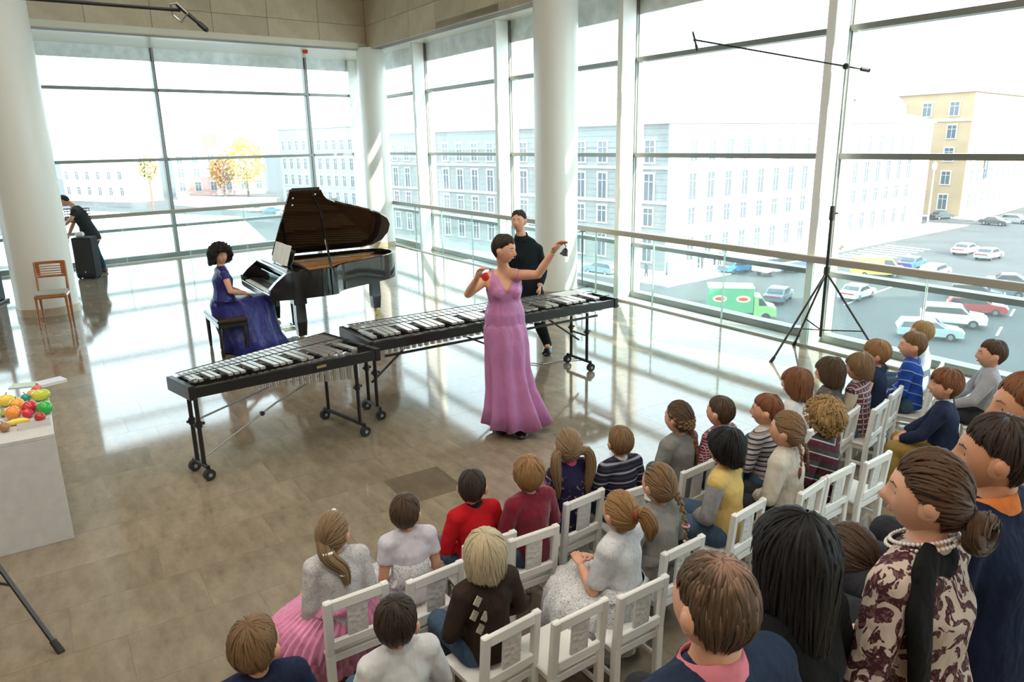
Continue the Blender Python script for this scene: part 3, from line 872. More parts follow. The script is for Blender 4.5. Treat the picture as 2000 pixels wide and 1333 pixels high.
# lid, hinged along the bass side
TH = math.radians(40)
lid_out = [p for p in out if p[0] > .5]
lid_out = [(.44, -.74)] + [(x, y) for x, y in lid_out] + [(.44, .74)]
def lidxf(x, y, h):
    v = .75 - y
    return (x, .75 - v*math.cos(TH) + h*math.sin(TH)*1.0, .985 + v*math.sin(TH) + h*math.cos(TH))
n = len(lid_out)
vs = [lidxf(x, y, 0) for x, y in lid_out] + [lidxf(x, y, .03) for x, y in lid_out]
fs = [tuple(range(n)), tuple(reversed(range(n, 2*n)))] + [(i, n+i, n+(i+1) % n, (i+1) % n) for i in range(n)]
lid = MB().add(vs, fs).build('lid', mat('lid_lacquer', (.018, .010, .008), .10, coat=.6), piano)
fl = MB()
flap = [(.48, -.73), (.48, .73), (.84, .73), (.84, -.73)]
vs = [lidxf(x, y, .034) for x, y in flap] + [lidxf(x, y, .055) for x, y in flap]
fl.add(vs, [(3, 2, 1, 0), (4, 5, 6, 7), (0, 1, 5, 4), (1, 2, 6, 5), (2, 3, 7, 6), (3, 0, 4, 7)])
fl.build('front_flap', M_piano, piano)
for x, y in ((.50, -.60), (.52, -.45), (.78, -.66)):
    MB().ball(lidxf(x, y, -.006), .014, 8, 6).build('lid_stud', M_chrome, lid)
MB().tube([(.80, -.69, .95), lidxf(.92, -.30, -.01)], [.016, .014], 8).build('lid_prop', M_piano, piano)
for (x, y) in ((.36, -.60), (.36, .60), (1.80, .36)):
    lg = MB()
    lg.box((x, y, .58), (.17, .17, .09), bev=.01)
    k = [(.062, .54), (.066, .30), (.052, .12)]
    for (r0, z0), (r1, z1) in zip(k[:-1], k[1:]):
        lg.add([(x+sx*r0, y+sy*r0, z0) for sx, sy in ((-1, -1), (1, -1), (1, 1), (-1, 1))] + [(x+sx*r1, y+sy*r1, z1) for sx, sy in ((-1, -1), (1, -1), (1, 1), (-1, 1))], [(0, 1, 2, 3), (7, 6, 5, 4), (4, 5, 1, 0), (5, 6, 2, 1), (6, 7, 3, 2), (7, 4, 0, 3)])
    L_ = lg.build('leg', M_piano, piano)
    MB().lathe([(.03, .06), (.03, .12)], 10, (x, y, 0)).lathe([(.012, -.018), (.045, -.018), (.045, .018), (.012, .018)], 14, (x+.02, y, .046), Matrix.Rotation(PI/2, 3, 'X')).build('caster', mat('brass', (.62, .46, .18), .3, 1.0), L_)
ly = MB()
for s in (-1, 1): ly.tube([(.47, s*.07, .62), (.47, s*.10, .4), (.47, s*.08, .13)], [.018, .022, .022], 8)
ly.box((.47, 0, .10), (.10, .28, .06), bev=.01); ly.box((.47, 0, .60), (.12, .22, .05), bev=.01)
ly.build('pedal_lyre', M_piano, piano)
for s in (-1, 0, 1):
    MB().box((.36, s*.07, .075), (.16, .035, .012), bev=.005).build('pedal', mat('brass', (.62, .46, .18), .3, 1.0), piano)
# sheet music on the desk
for k, (y, w, tilt) in enumerate(((.16, .24, .05), (-.06, .25, -.04), (-.24, .22, .10))):
    p = piano.matrix_basis @ Vector((.355, y, 1.085))
    sh = MB()
    for s in (-1, 1):
        P_ = [[(-.012-.02*abs(u)**.5*0+.015*math.sin(u*3.0)*s*0, s*u*w/2, v) for u in (0, .33, .66, 1.0)] for v in (-.10, 0, .17)]
        P_ = [[(x-.02*math.sin(abs(y_)/(w/2)*PI)*.6, y_, z_) for x, y_, z_ in r] for r in P_]
        sh.grid(P_)
    o = sh.build('sheet_music', M_paper); o.location = p; o.rotation_euler = (0, .33, rz2(NAX)+tilt)
    md = o.modifiers.new('thick', 'SOLIDIFY'); md.thickness = .004
    tag(o, ('open sheet music at the far end of the piano desk', 'open sheet music in the middle of the piano desk', 'open sheet music at the near end of the piano desk')[k], 'sheet music', 'music on the piano')
piano.location = (-3.36, 9.57, 0)
# bench
bq = Vector((-3.36, 9.57, 0)) + NAX*(-.44) + DR*.22
bench = thing('piano_bench', 'black padded piano bench under the woman in blue', 'bench', bq, rz2(NAX))
MB().box((0, 0, .455), (.36, .82, .05), bev=.016).build('seat_cushion', mat('bench_leather', (.035, .02, .015), .22, spec=.6), bench)
MB().box((0, 0, .405), (.34, .80, .055), bev=.006).build('seat_frame', M_piano, bench)
for sx in (-1, 1):
    for sy in (-1, 1):
        x, y = sx*.145, sy*.365
        MB().tube([(x, y, .39), (x, y, .1), (x, y, 0)], [.026, .022, .016], 8).build('leg', M_piano, bench)

# ---- mallet instruments
M_bar = mat('rosewood_bar', (.58, .55, .53), .24, .7, spec=.8, coat=.6)
M_rest = mat('resonator_silver', (.62, .60, .55), .28, .85)
M_frame_b = mat('frame_black', (.014, .013, .012), .3)
M_rodg = mat('rod_grey', (.38, .37, .34), .35, .7)
def caster(parent, x, y, r=.045):
    w = MB().lathe([(r*.3, -.02), (r, -.02), (r, .02), (r*.3, .02)], 14, (x, y, r), Matrix.Rotation(PI/2, 3, 'X')).build('caster', M_tyre, parent, angle=40)
    MB().lathe([(r*.35, -.024), (r*.35, .024)], 10, (x, y, r), Matrix.Rotation(PI/2, 3, 'X')).build('hub', M_rodg, w)
    MB().tube([(x, y, r*1.4), (x, y, r*2.4)], .014, 6).build('stem', M_frame_b, w)
def mallet(t, length, w0, w1, zt, nat, hi_left, res_len, rows_near_sharp=True, bl0=(.13, .36)):
    """bars run along +x; near side (towards the audience) is -y; the low end is at x = length when hi_left"""
    hw = lambda x: (w0 + (w1-w0)*x/length)/2
    # frame rails: near, middle, far
    for nm, f in (('near_rail', -1), ('far_rail', 1), ('centre_rail', 0.0)):
        a, b_ = Vector((0, f*hw(0), zt-.04)), Vector((length, f*hw(length), zt-.04))
        MB().bar(a, b_, .035 if f else .04, .085 if f else .06, bev=.004).build(nm, M_frame_b, t)
    MB().box((-.02, 0, zt-.035), (.05, w0+.06, .11), bev=.006).build('end_block', M_frame_b, t)
    MB().box((length+.02, 0, zt-.035), (.05, w1+.06, .11), bev=.006).build('end_block', M_frame_b, t)
    # bar layout
    wid = [1.0 + (k/(nat-1))*.75 for k in range(nat)]
    if not hi_left: wid = wid[::-1]
    sc = (length-.06)/sum(wid); x = .03; xs = []
    for k in range(nat):
        w_ = wid[k]*sc; xs.append((x+w_/2, w_)); x += w_
    for k, (xc, w_) in enumerate(xs):
        h_ = hw(xc)
        L0 = h_*.92
        MB().box((xc, h_*.50, zt+.022), (w_*.82, L0, .022), bev=.003).build('bar', M_bar, t)
        # octave position counted from the low end
        q = (nat-1-k) if hi_left else k
        if (q % 7) in (0, 1, 3, 4, 5) and k < nat-1:
            xx = xc + w_/2
            xb = xc - w_/2 if hi_left else xc + w_/2
            MB().box((xb, -h_*.46, zt+.040), (w_*.80, h_*.98, .022), bev=.003).build('bar', M_bar, t)
    # cords along the bars
    for f in (-.12, -.82, .15, .85):
        cd = MB().tube([(0.01, f*hw(0), zt+.045), (length-.01, f*hw(length), zt+.045)], .004, 5)
        cd.build('suspension_cord', M_black, t)
    # resonators under both rows
    for k, (xc, w_) in enumerate(xs):
        q = k/(nat-1) if hi_left else 1-k/(nat-1)
        ln = res_len[0] + (res_len[1]-res_len[0])*q
        for f in (-.5, .5):
            MB().tube([(xc, f*hw(xc), zt-.03), (xc, f*hw(xc), zt-.03-ln)], w_*.40, 10).build('resonator', M_rest, t, angle=40)
    return hw
XD = Vector((0.69, 0.724, 0))
xyl = thing('xylophone', 'xylophone with pale gleaming bars on a wheeled frame nearest the audience', 'xylophone', (-2.50, 5.30, 0), rz2(XD))
hw = mallet(xyl, 1.48, .34, .80, .78, 26, True, (.03, .24))
def hframe(t, x, ys, zt, base=.30, posts=1, foot=.36):
    """upright with base bar and casters at one end"""
    for y in ys:
        MB().tube([(x, y, .11), (x, y, zt-.08)], .017, 10).build('leg', M_frame_b, t)
        MB().lathe([(.026, .42), (.026, .47)], 10, (x, y, 0)).build('collar', M_frame_b, t)
        MB().tube([(x-.04, y, .445), (x+.045, y, .445)], .012, 6).build('clamp_knob', M_black, t)
    a = max(abs(y) for y in ys)+.07 if len(ys) > 1 else foot/2
    MB().bar((x, -a, .105), (x, a, .105), .03, .03, bev=.004).build('base_bar', M_frame_b, t)
    for s in (-1, 1): caster(t, x, s*a)
hframe(xyl, .05, [-.06, .06], .78, foot=.3)
hframe(xyl, 1.38, [-.25, .25], .78)
MB().tube([(.05, -.0, .13), (.74, 0, .42), (1.40, 0, .62)], .008, 6).build('brace_rod', M_rodg, xyl)
MB().tube([(.05, .0, .46), (.75, .05, .56), (1.38, .1, .50)], .008, 6).build('brace_rod', M_rodg, xyl)
MB().lathe([(.02, -.012), (.02, .012)], 8, (.60, 0, .36), Matrix.Rotation(PI/2, 3, 'X')).build('brace_joint', M_black, xyl)
MB().box((.02, -.14, .835), (.05, .05, .012), bev=.003).build('corner_plate', M_chrome, xyl)
MB().box((1.02, -.345, .745), (.16, .006, .02)).build('name_plate', mat('brass', (.62, .46, .18), .3, 1.0), xyl)
MD = Vector((0.831, 0.556, 0))
mar = thing('marimba', 'long black marimba on wheels stretching behind the woman in mauve', 'marimba', (-1.42, 6.56, 0), rz2(MD))
mallet(mar, 2.86, .66, .60, .80, 36, True, (.14, .10))
hframe(mar, .10, [-.10, .10], .80)
hframe(mar, 2.62, [-.14, .14], .80)
for x0, x1 in ((.10, .62), (2.62, 2.05), (.95, 1.5)):
    MB().tube([(x0, 0, .32 if x0 != .95 else .70), (x1, 0, .72 if x0 != .95 else .42)], .011, 6).build('brace_rod', M_frame_b, mar)
MB().bar((2.62, -.14, .40), (2.62, .14, .40), .02, .02).build('cross_bar', M_frame_b, mar)
MB().bar((.10, -.34, .66), (2.62, -.31, .66), .02, .02).build('resonator_rail', M_frame_b, mar)
MB().tube([(2.86, -.24, .74), (3.00, -.22, .70), (3.00, .22, .70), (2.86, .24, .74)], .014, 8).build('handle', M_frame_b, mar)
MB().box((1.25, -.345, .765), (.22, .006, .03)).build('name_plate', mat('brass', (.62, .46, .18), .3, 1.0), mar)
cb = [at(1142, 700, .012), at(1100, 703, .012), at(1060, 712, .012), at(1020, 708, .012), at(985, 716, .012), at(950, 730, .012)]
tag(MB().tube(cb, .006, 6).build('cable', M_rodg), 'grey cable curling over the floor under the marimba', 'cable')
# papers lying on the far end of the marimba
p = mar.matrix_basis if False else None
q = Vector((-1.42, 6.56, 0)) + MD*2.45
tag(MB().box((0, 0, 0), (.30, .21, .003), rz=.7).build('note_sheet', M_paper), 'white note sheet lying on the far end of the marimba bars', 'paper').location = (q.x, q.y+.12, .853)

# ---- microphone stands
def mic(parent, p, d, name='microphone'):
    d = Vector(d).normalized(); p = Vector(p)
    b = MB().tube([p-d*.09, p-d*.07, p+d*.05], [.008, .011, .011], 8).tube([p+d*.05, p+d*.055, p+d*.10, p+d*.115], [.011, .015, .015, .008], 8)
    return b.build(name, M_black, parent)
def tripod_stand(label, base, hub_z, feet, height, boom_a, boom_b, loc):
    t = thing('microphone_stand', label, 'microphone stand', base)
    B = Vector(base)
    hub = Vector((0, 0, hub_z))
    for f in feet:
        f = Vector(f)-B
        lg = MB().tube([hub, f*.97+Vector((0, 0, .02))], .013, 8).build('leg', M_black, t)
        MB().tube([f*.93+Vector((0, 0, .055)), f], [.018, .02], 8).build('rubber_foot', M_tyre, lg)
        MB().tube([Vector((0, 0, hub_z*.30)), hub*(1-.62)+f*.62], .008, 6).build('spreader', M_black, t)
    MB().tube([(0, 0, .22*hub_z), (0, 0, height*.52)], .018, 10).build('lower_pole', M_black, t)
    MB().tube([(0, 0, height*.5), (0, 0, height)], .012, 8).build('upper_pole', M_rodg, t)
    MB().lathe([(.026, height*.49), (.03, height*.5), (.026, height*.54)], 10).tube([(0, 0, height*.515), (.06, -.02, height*.515)], .01, 6).build('clutch', M_black, t)
    MB().lathe([(.03, hub_z-.03), (.034, hub_z), (.03, hub_z+.06)], 10).build('hub', M_black, t)
    a, b_ = Vector(boom_a)-B, Vector(boom_b)-B
    MB().tube([a, b_], .009, 8).build('boom', M_black, t)
    MB().ball((0, 0, height), .035, 10, 7).build('boom_clamp', M_black, t)
    d = (b_-a).normalized()
    MB().tube([a, a+d*.10], .022, 8).build('counterweight', M_black, t)
    return t, b_, d
def atY(x, y, Y):
    d = _fwd*F_PX + _ri*(x-1000) + _up*(666.5-y)
    return CAM + d*(Y/d.y)
pb = at(1599, 692)
H_ = 3.21
top = Vector((pb.x, pb.y, H_))
fa = at(1505, 708); fb = pb + DR*.80 + NR*.08
fc = pb*3 - fa - fb
fc = pb + NR*.10 - DR*.42
be = atY(1357, 78, pb.y-.1); bs = top + (top-be).normalized()*.27
t, tip, d = tripod_stand('tall tripod microphone stand with long boom before the right window', pb, .98, [fa, fb, fc], H_, bs, be, None)
tm = thing('microphone', 'small black microphone at the tip of the right-hand boom', 'microphone', be)
mic(tm, (0, 0, 0), (.25, -.2, -1)); MB().ball((0, 0, 0), .018, 8, 6).build('clip', M_black, tm)
# left stand: only one foot and the boom reach into the frame
lf = at(120, 1275)
lb = Vector((-3.05, 3.55, 0))
l2, l3 = lb + Vector((-.25, -.72, 0)), lb + Vector((-.76, .05, 0))
be2 = atY(352, 20, 4.35); bt2 = Vector((lb.x, lb.y, be2.z+.01)); bs2 = bt2 + (bt2-be2).normalized()*.4
t, tip, d = tripod_stand('tripod microphone stand at the left edge with its boom under the beam', lb, .85, [lf, l2, l3], bt2.z, bs2, be2, None)
tm = thing('microphone', 'black microphone hanging in a shock mount under the left boom', 'microphone', be2)
mic(tm, (.05, 0, -.03), (.75, .1, -.7))
MB().tube([(-.05, 0, .03), (.0, -.03, .03), (.05, -.03, -.02), (.0, 0, -.06), (-.05, .02, -.02), (-.05, 0, .03)], .006, 6).build('shock_mount', M_rodg, tm)
ps = at(1137, 561)
ms = thing('microphone_stand', 'short straight microphone stand behind the marimba by the right window', 'microphone stand', ps)
MB().lathe([(.13, 0), (.13, .012), (.03, .03)], 20).build('round_base', M_black, ms, angle=30)
MB().tube([(0, 0, .02), (0, 0, .98)], .012, 8).build('pole', M_black, ms)
MB().tube([(-.05, 0, .98), (.05, 0, .98)], .012, 8).build('clip', M_black, ms)

# ---- loudspeaker box, wooden chair, dark stand at the left
sp = at(168, 546)
spk = thing('loudspeaker', 'black carpeted loudspeaker box beside the left column', 'loudspeaker', (sp.x-.03, sp.y+.22, 0), math.radians(8))
M_carpet = mat('speaker_carpet', (.02, .02, .022), .9, bump=.3, bscale=180)
MB().box((0, 0, .42), (.36, .34, .80), bev=.012).build('cabinet', M_carpet, spk)
MB().box((0, -.172, .44), (.31, .012, .70), bev=.006).build('grille', mat('grille_black', (.03, .03, .032), .6), spk)
for sx in (-1, 1):
    for sy in (-1, 1): MB().lathe([(.025, 0), (.025, .025)], 10, (sx*.14, sy*.13, 0)).build('foot', M_tyre, spk)
MB().lathe([(.018, 0), (.018, .006)], 10, (0, -.179, .14), Matrix.Rotation(PI/2, 3, 'X')).build('badge', M_chrome, spk)
tag(MB().box((0, 0, 0), (.16, .12, .10), rz=.4, bev=.03).build('white_bag', M_paper), 'crumpled white paper lying on the loudspeaker box', 'paper').location = (sp.x-.10, sp.y+.22, .871)
r2 = at(196, 528)
rk = thing('music_stand', 'black perforated music stand behind the bending man', 'music stand', (r2.x-.20, r2.y-.15, 0), .2)
MB().tube([(0, 0, .25), (0, 0, 1.1)], .012, 8).build('pole', M_black, rk)
for a in range(3): MB().tube([(0, 0, .30), (.28*math.cos(a*2.1), .28*math.sin(a*2.1), .01)], .008, 6).build('leg', M_black, rk)
dk = MB()
for i in range(6): dk.bar((-.24, 0, 1.05+i*.055), (.24, 0, 1.05+i*.055), .006, .018)
for i in range(9): dk.bar((-.24+i*.06, 0, 1.05), (-.24+i*.06, 0, 1.33), .006, .018)
dk.build('desk', M_black, rk)
fl_ = at(6, 596)
dsp = thing('loudspeaker', 'tall dark column loudspeaker cut by the left edge', 'loudspeaker', (fl_.x-.28, fl_.y+.1, 0), .2)
MB().box((0, 0, .62), (.36, .34, 1.14), bev=.02).build('cabinet', mat('navy_black', (.012, .014, .03), .5), dsp)
MB().box((0, 0, .025), (.44, .42, .05), bev=.01).build('base', M_black, dsp)

M_wood = mat('chair_wood', (.36, .12, .03), .35, vary=.25, vscale=9, coat=.3)
wc = Vector((-6.80, 10.72, 0))
ch = thing('wooden_chair', 'reddish wooden chair with slatted back by the left column', 'chair', wc, math.radians(204))
MB().box((0, 0, .435), (.42, .40, .045), bev=.01).build('seat_frame', M_wood, ch)
MB().box((0, .005, .472), (.40, .38, .04), bev=.018).build('seat_pad', mat('pad_grey', (.42, .40, .36), .85), ch)
for s in (-1, 1):
    MB().tube([(s*.19, .18, .43), (s*.195, .19, 0)], [.020, .014], 8).build('leg', M_wood, ch)
    MB().tube([(s*.19, -.18, .0), (s*.19, -.175, .43), (s*.195, -.235, .90)], [.015, .021, .016], 8).build('leg', M_wood, ch)
for k, z in enumerate((.885, .83, .795, .76, .725, .685)):
    y = -.175-.06*(z-.43)/.47
    w = .05 if k in (0,) else (.04 if k == 5 else .014)
    MB().tube([(-.19, y, z), (-.08, y-.02, z), (.08, y-.02, z), (.19, y, z)], [(.008, w/2)]*4, 6, up=(0, 0, 1)).build('slat', M_wood, ch)
for s in (-1, 1):
    MB().box((s*.16, -.222, .79), (.05, .012, .17)).build('side_panel', M_wood, ch)

# ---- white counter with toy percussion at the left edge
tp = Vector((-2.945, 4.40, 0))
tb = thing('display_table', 'white panelled table loaded with colourful toys at the left edge', 'table', tp, RZ_R+PI/2)
# local x = NR, local y = -DR ... built with x to the left negative
M_tabw = mat('table_white', (.58, .56, .54), .55, vary=.06, vscale=14)
MB().box((-.95, .50, .735), (1.90, 1.0, .03), bev=.004).build('table_top', M_tabw, tb)
MB().box((-.95, .012, .36), (1.90, .024, .72), bev=.002).build('front_panel', M_tabw, tb)
MB().box((-.07, .52, .36), (.024, .94, .72), bev=.002).build('side_panel', mat('table_side', (.72, .74, .75), .5), tb)
MB().box((-.95, .98, .36), (1.80, .024, .72), bev=.002).build('back_panel', M_tabw, tb)
toys = [('lemon', 'yellow', (.80, .60, .06), (12, 783), 'egg'), ('orange', 'orange', (.85, .28, .04), (25, 807), 'ball'), ('apple', 'red', (.62, .03, .04), (58, 796), 'ball'),
        ('tomato', 'crimson', (.70, .02, .06), (54, 808), 'small'), ('pepper', 'green', (.03, .45, .06), (87, 797), 'ball'), ('pear', 'yellow-green', (.55, .60, .05), (80, 772), 'egg'),
        ('plum', 'teal', (.02, .30, .25), (50, 778), 'small'), ('mandarin', 'light orange', (.90, .40, .05), (33, 791), 'ball'), ('apricot', 'pale orange', (.85, .45, .12), (62, 770), 'small'),
        ('berry', 'dark red', (.50, .02, .02), (78, 815), 'small'), ('banana', 'golden', (.85, .62, .08), (34, 824), 'long'), ('radish', 'pink-red', (.8, .15, .15), (72, 760), 'small'), ('walnut', 'brown', (.35, .17, .07), (8, 835), 'small'), ('gherkin', 'olive', (.30, .34, .05), (5, 806), 'long')]
for nm, cn, cc, (px, py), kd in toys:
    r = {'egg': (.062, .045, .043), 'ball': (.05, .05, .046), 'small': (.033, .033, .031), 'long': (.07, .022, .022)}[kd]
    p = at(px, py, .75+r[2])
    t = thing('toy_'+nm, cn + ' toy ' + nm + ' shaker among the toys on the white table', 'toy', (p.x, p.y, .751), rnd.random()*6)
    b = MB().ball((0, 0, r[2]), r, 18, 12)
    if kd == 'egg':
        b.v = [(x*(1+.0*x), y*(1-.25*x/r[0]), z) for x, y, z in b.v]
    if kd == 'long':
        b.v = [(x, y+.22*x*x/r[0], z) for x, y, z in b.v]
    b.build('shell', mat('toy_'+nm, cc, .3, coat=.3), t, smooth=True)
    MB().tube([(0, 0, r[2]*1.9), (.004, .0, r[2]*2.1), (.012, .004, r[2]*2.35)], [.004, .003, .004], 6).build('stem', mat('toy_stem', (.12, .22, .04), .6), t)
def book(label, px, py, sz, rz, cc, name='booklet'):
    p = at(px, py, .755)
    t = thing(name, label, 'booklet', (p.x, p.y, .7505), rz)
    MB().box((0, 0, sz[2]/2), sz, bev=.001).build('pages', M_paper, t)
    MB().box((0, 0, sz[2]+.001), (sz[0]+.006, sz[1]+.006, .002)).build('cover', mat('cover_%d%d' % (cc[0]*99, cc[2]*99), cc, .5), t)
book('flat grey booklet in front of the toys', 66, 830, (.18, .13, .012), .6, (.45, .42, .42))
book('pale green booklet lying behind the toys', 46, 754, (.17, .12, .01), .3, (.50, .62, .52))
book('bluish white booklet on the far corner of the toy table', 100, 748, (.18, .13, .02), .9, (.62, .64, .72))

# ---- raised seat step for the grown-ups (bottom right corner)
M_step = mat('step_beige', (.42, .32, .21), .6)

# ---- white children's chairs
M_chw = mat('chair_white', (.78, .765, .73), .38)
M_chr = mat('chair_carving', (.56, .55, .53), .5, bump=.0)
m, N, L, b = _nodes('carved_slat')
v = _coords(N, L); vo = N.new('ShaderNodeTexVoronoi'); vo.inputs['Scale'].default_value = 38; L.new(v, vo.inputs['Vector'])
b.inputs['Base Color'].default_value = (.68, .67, .64, 1); b.inputs['Roughness'].default_value = .4
_bump(N, L, b, vo.outputs['Distance'], .8, .006)
M_carve = m
CW = .30
_cm = {}
_cm['post'] = MB().tube([(0, .0, 0), (0, -.002, .28), (0, -.022, .50), (0, -.03, .565), (0, -.031, .572)], [(.0175, .0175), (.0175, .0175), (.0175, .0165), (.017, .016), (.011, .010)], 8, up=(0, 1, 0)).mesh('leg', M_chw)
_cm['post'] = MB().bar((0, 0, 0), (0, -.004, .28), .040, .034, up=(0, 1, 0), bev=.004).bar((0, -.004, .27), (0, -.032, .570), .040, .032, up=(0, 1, 0), bev=.006).mesh('leg', M_chw)
_cm['front'] = MB().box((0, 0, .135), (.032, .032, .27), bev=.004).mesh('leg', M_chw)
_cm['seat'] = MB().box((0, .01, .280), (CW+.005, .285, .02), bev=.006).mesh('seat', M_chw)
_cm['top'] = MB().bar((-CW/2+.03, -.164, .542), (CW/2-.03, -.164, .542), .024, .052, bev=.005).mesh('top_rail', M_chw)
_cm['low'] = MB().bar((-CW/2+.03, -.147, .335), (CW/2-.03, -.147, .335), .024, .046, bev=.005).mesh('lower_rail', M_chw)
_cm['slat'] = MB().bar((0, -.148, .352), (0, -.163, .522), .096, .014, up=(0, 1, 0), bev=.002).mesh('centre_slat', M_carve)
_cm['stile'] = MB().bar((0, -.147, .352), (0, -.162, .522), .016, .012, up=(0, 1, 0)).mesh('side_slat', M_chw)
_cm['apr'] = MB().box((0, 0, .252), (CW-.06, .016, .036), bev=.002).mesh('apron', M_chw)
_cm['aprs'] = MB().box((0, 0, .252), (.016, .23, .036), bev=.002).mesh('apron', M_chw)
_cm['str'] = MB().box((0, 0, .12), (.016, .24, .022), bev=.002).mesh('stretcher', M_chw)
def kid_chair(label, a, b_=None, ang=None, zt=.555, back=0.0):
    """white chair from the pixels of the two ends of its top rail"""
    A = at(*a, zt)
    if b_ is not None:
        B = at(*b_, zt); c = (A+B)/2; th = math.atan2(B.y-A.y, B.x-A.x) if ang is None else math.radians(ang)
    else:
        c = A; th = math.radians(ang)
    f = Vector((-math.sin(th), math.cos(th), 0))
    o = c + f*(.165-back); o.z = 0
    return kid_chair_at(label, o, th)
def kid_chair_at(label, o, th):
    t = thing('child_chair', label, 'chair', (o.x, o.y, 0), th, 'white children chairs')
    for s in (-1, 1):
        part('leg', _cm['post'], t, (s*(CW/2-.016), -.13, 0)); part('leg', _cm['front'], t, (s*(CW/2-.02), .13, 0))
        part('apron', _cm['aprs'], t, (s*(CW/2-.022), 0, 0)); part('stretcher', _cm['str'], t, (s*(CW/2-.02), 0, 0))
    for k in ('seat', 'top', 'low', 'slat'): part(_cm[k].name.split('.')[0], _cm[k], t)
    part('apron', _cm['apr'], t, (0, .13, 0)); part('apron', _cm['apr'], t, (0, -.13, 0))
    return t
# ------------------------------------------------------------------ people: builder
CH = dict(hw=.069, hl=.085, hh=.099, torso=.33, pz=.075, neck=.105, sh=.112, hip=.062, up=.185, fo=.15, th=.25, sn=.235, hand=.115,
          arm=(.036, .030, .021), leg=(.060, .044, .029), tor=((.098, .080), (.088, .070), (.102, .076), (.102, .056)), nr=.034, foot=.155, vox=.011)
AD = dict(hw=.077, hl=.097, hh=.117, torso=.53, pz=.10, neck=.150, sh=.180, hip=.09, up=.29, fo=.25, th=.42, sn=.42, hand=.18,
          arm=(.052, .043, .030), leg=(.085, .062, .042), tor=((.165, .125), (.148, .115), (.175, .122), (.175, .085)), nr=.055, foot=.25, vox=.014)
AF = dict(AD, hw=.073, hl=.092, hh=.111, torso=.50, neck=.140, sh=.155, up=.265, fo=.23, hand=.165,
          arm=(.044, .036, .025), leg=(.082, .056, .036), tor=((.165, .125), (.125, .100), (.150, .115), (.150, .072)), nr=.046, foot=.23)
def scaled(D, k):
    r = {}
    for a, v in D.items():
        r[a] = tuple((tuple(x*k for x in q) if hasattr(q, '__len__') else q*k) for q in v) if hasattr(v, '__len__') else v*k
    return r
def lerp(a, b_, t): return a + (b_-a)*t

def skin_mat(name, c):
    if name in MATS: return MATS[name]
    m, N, L, b = _nodes(name)
    f = _noise(N, L, _coords(N, L), 18, 3)
    L.new(_ramp(N, L, f, [(.3, (c[0]*.93, c[1]*.88, c[2]*.86)), (.7, c)]), b.inputs['Base Color'])
    b.inputs['Roughness'].default_value = .5; b.inputs['Specular IOR Level'].default_value = .35
    b.inputs['Subsurface Weight'].default_value = .12; b.inputs['Subsurface Radius'].default_value = (.012, .005, .003); b.inputs['Subsurface Scale'].default_value = .4
    MATS[name] = m
    return m
SK = skin_mat('skin_fair', (.72, .385, .255)); SK2 = skin_mat('skin_tan', (.60, .30, .175))
M_eye = mat('eye_white', (.75, .73, .70), .2); M_iris = mat('iris', (.06, .045, .035), .1)
M_lip = mat('lips', (.45, .14, .12), .4)

def hair_mat(name, c, rough=.42, scalp=None):
    if name in MATS: return MATS[name]
    m, N, L, b = _nodes(name)
    at_ = N.new('ShaderNodeAttribute'); at_.attribute_name = 'strand'
    mp = N.new('ShaderNodeMapping'); mp.inputs['Scale'].default_value = (130, 3.0, 1); L.new(at_.outputs['Vector'], mp.inputs['Vector'])
    f = _noise(N, L, mp.outputs['Vector'], 1.0, 4, .6)
    L.new(_ramp(N, L, f, [(.28, tuple(x*.40 for x in c)), (.5, c), (.74, tuple(min(1, x*1.55) for x in c))]), b.inputs['Base Color'])
    if scalp:
        sx = N.new('ShaderNodeSeparateXYZ'); L.new(at_.outputs['Vector'], sx.inputs[0])
        ml = N.new('ShaderNodeMath'); ml.operation = 'MULTIPLY_ADD'; ml.inputs[1].default_value = .55; L.new(f, ml.inputs[0]); L.new(sx.outputs['Y'], ml.inputs[2])
        fc = _ramp(N, L, ml.outputs[0], [(.36, (1, 1, 1)), (.62, (0, 0, 0))])
        mx = N.new('ShaderNodeMix'); mx.data_type = 'RGBA'; L.new(fc, mx.inputs['Factor']); L.new(b.inputs['Base Color'].links[0].from_socket, mx.inputs['A']); mx.inputs['B'].default_value = (*scalp, 1)
        L.new(mx.outputs['Result'], b.inputs['Base Color'])
    b.inputs['Roughness'].default_value = rough; b.inputs['Specular IOR Level'].default_value = .35
    _bump(N, L, b, f, .6, .004)
    MATS[name] = m
    return m

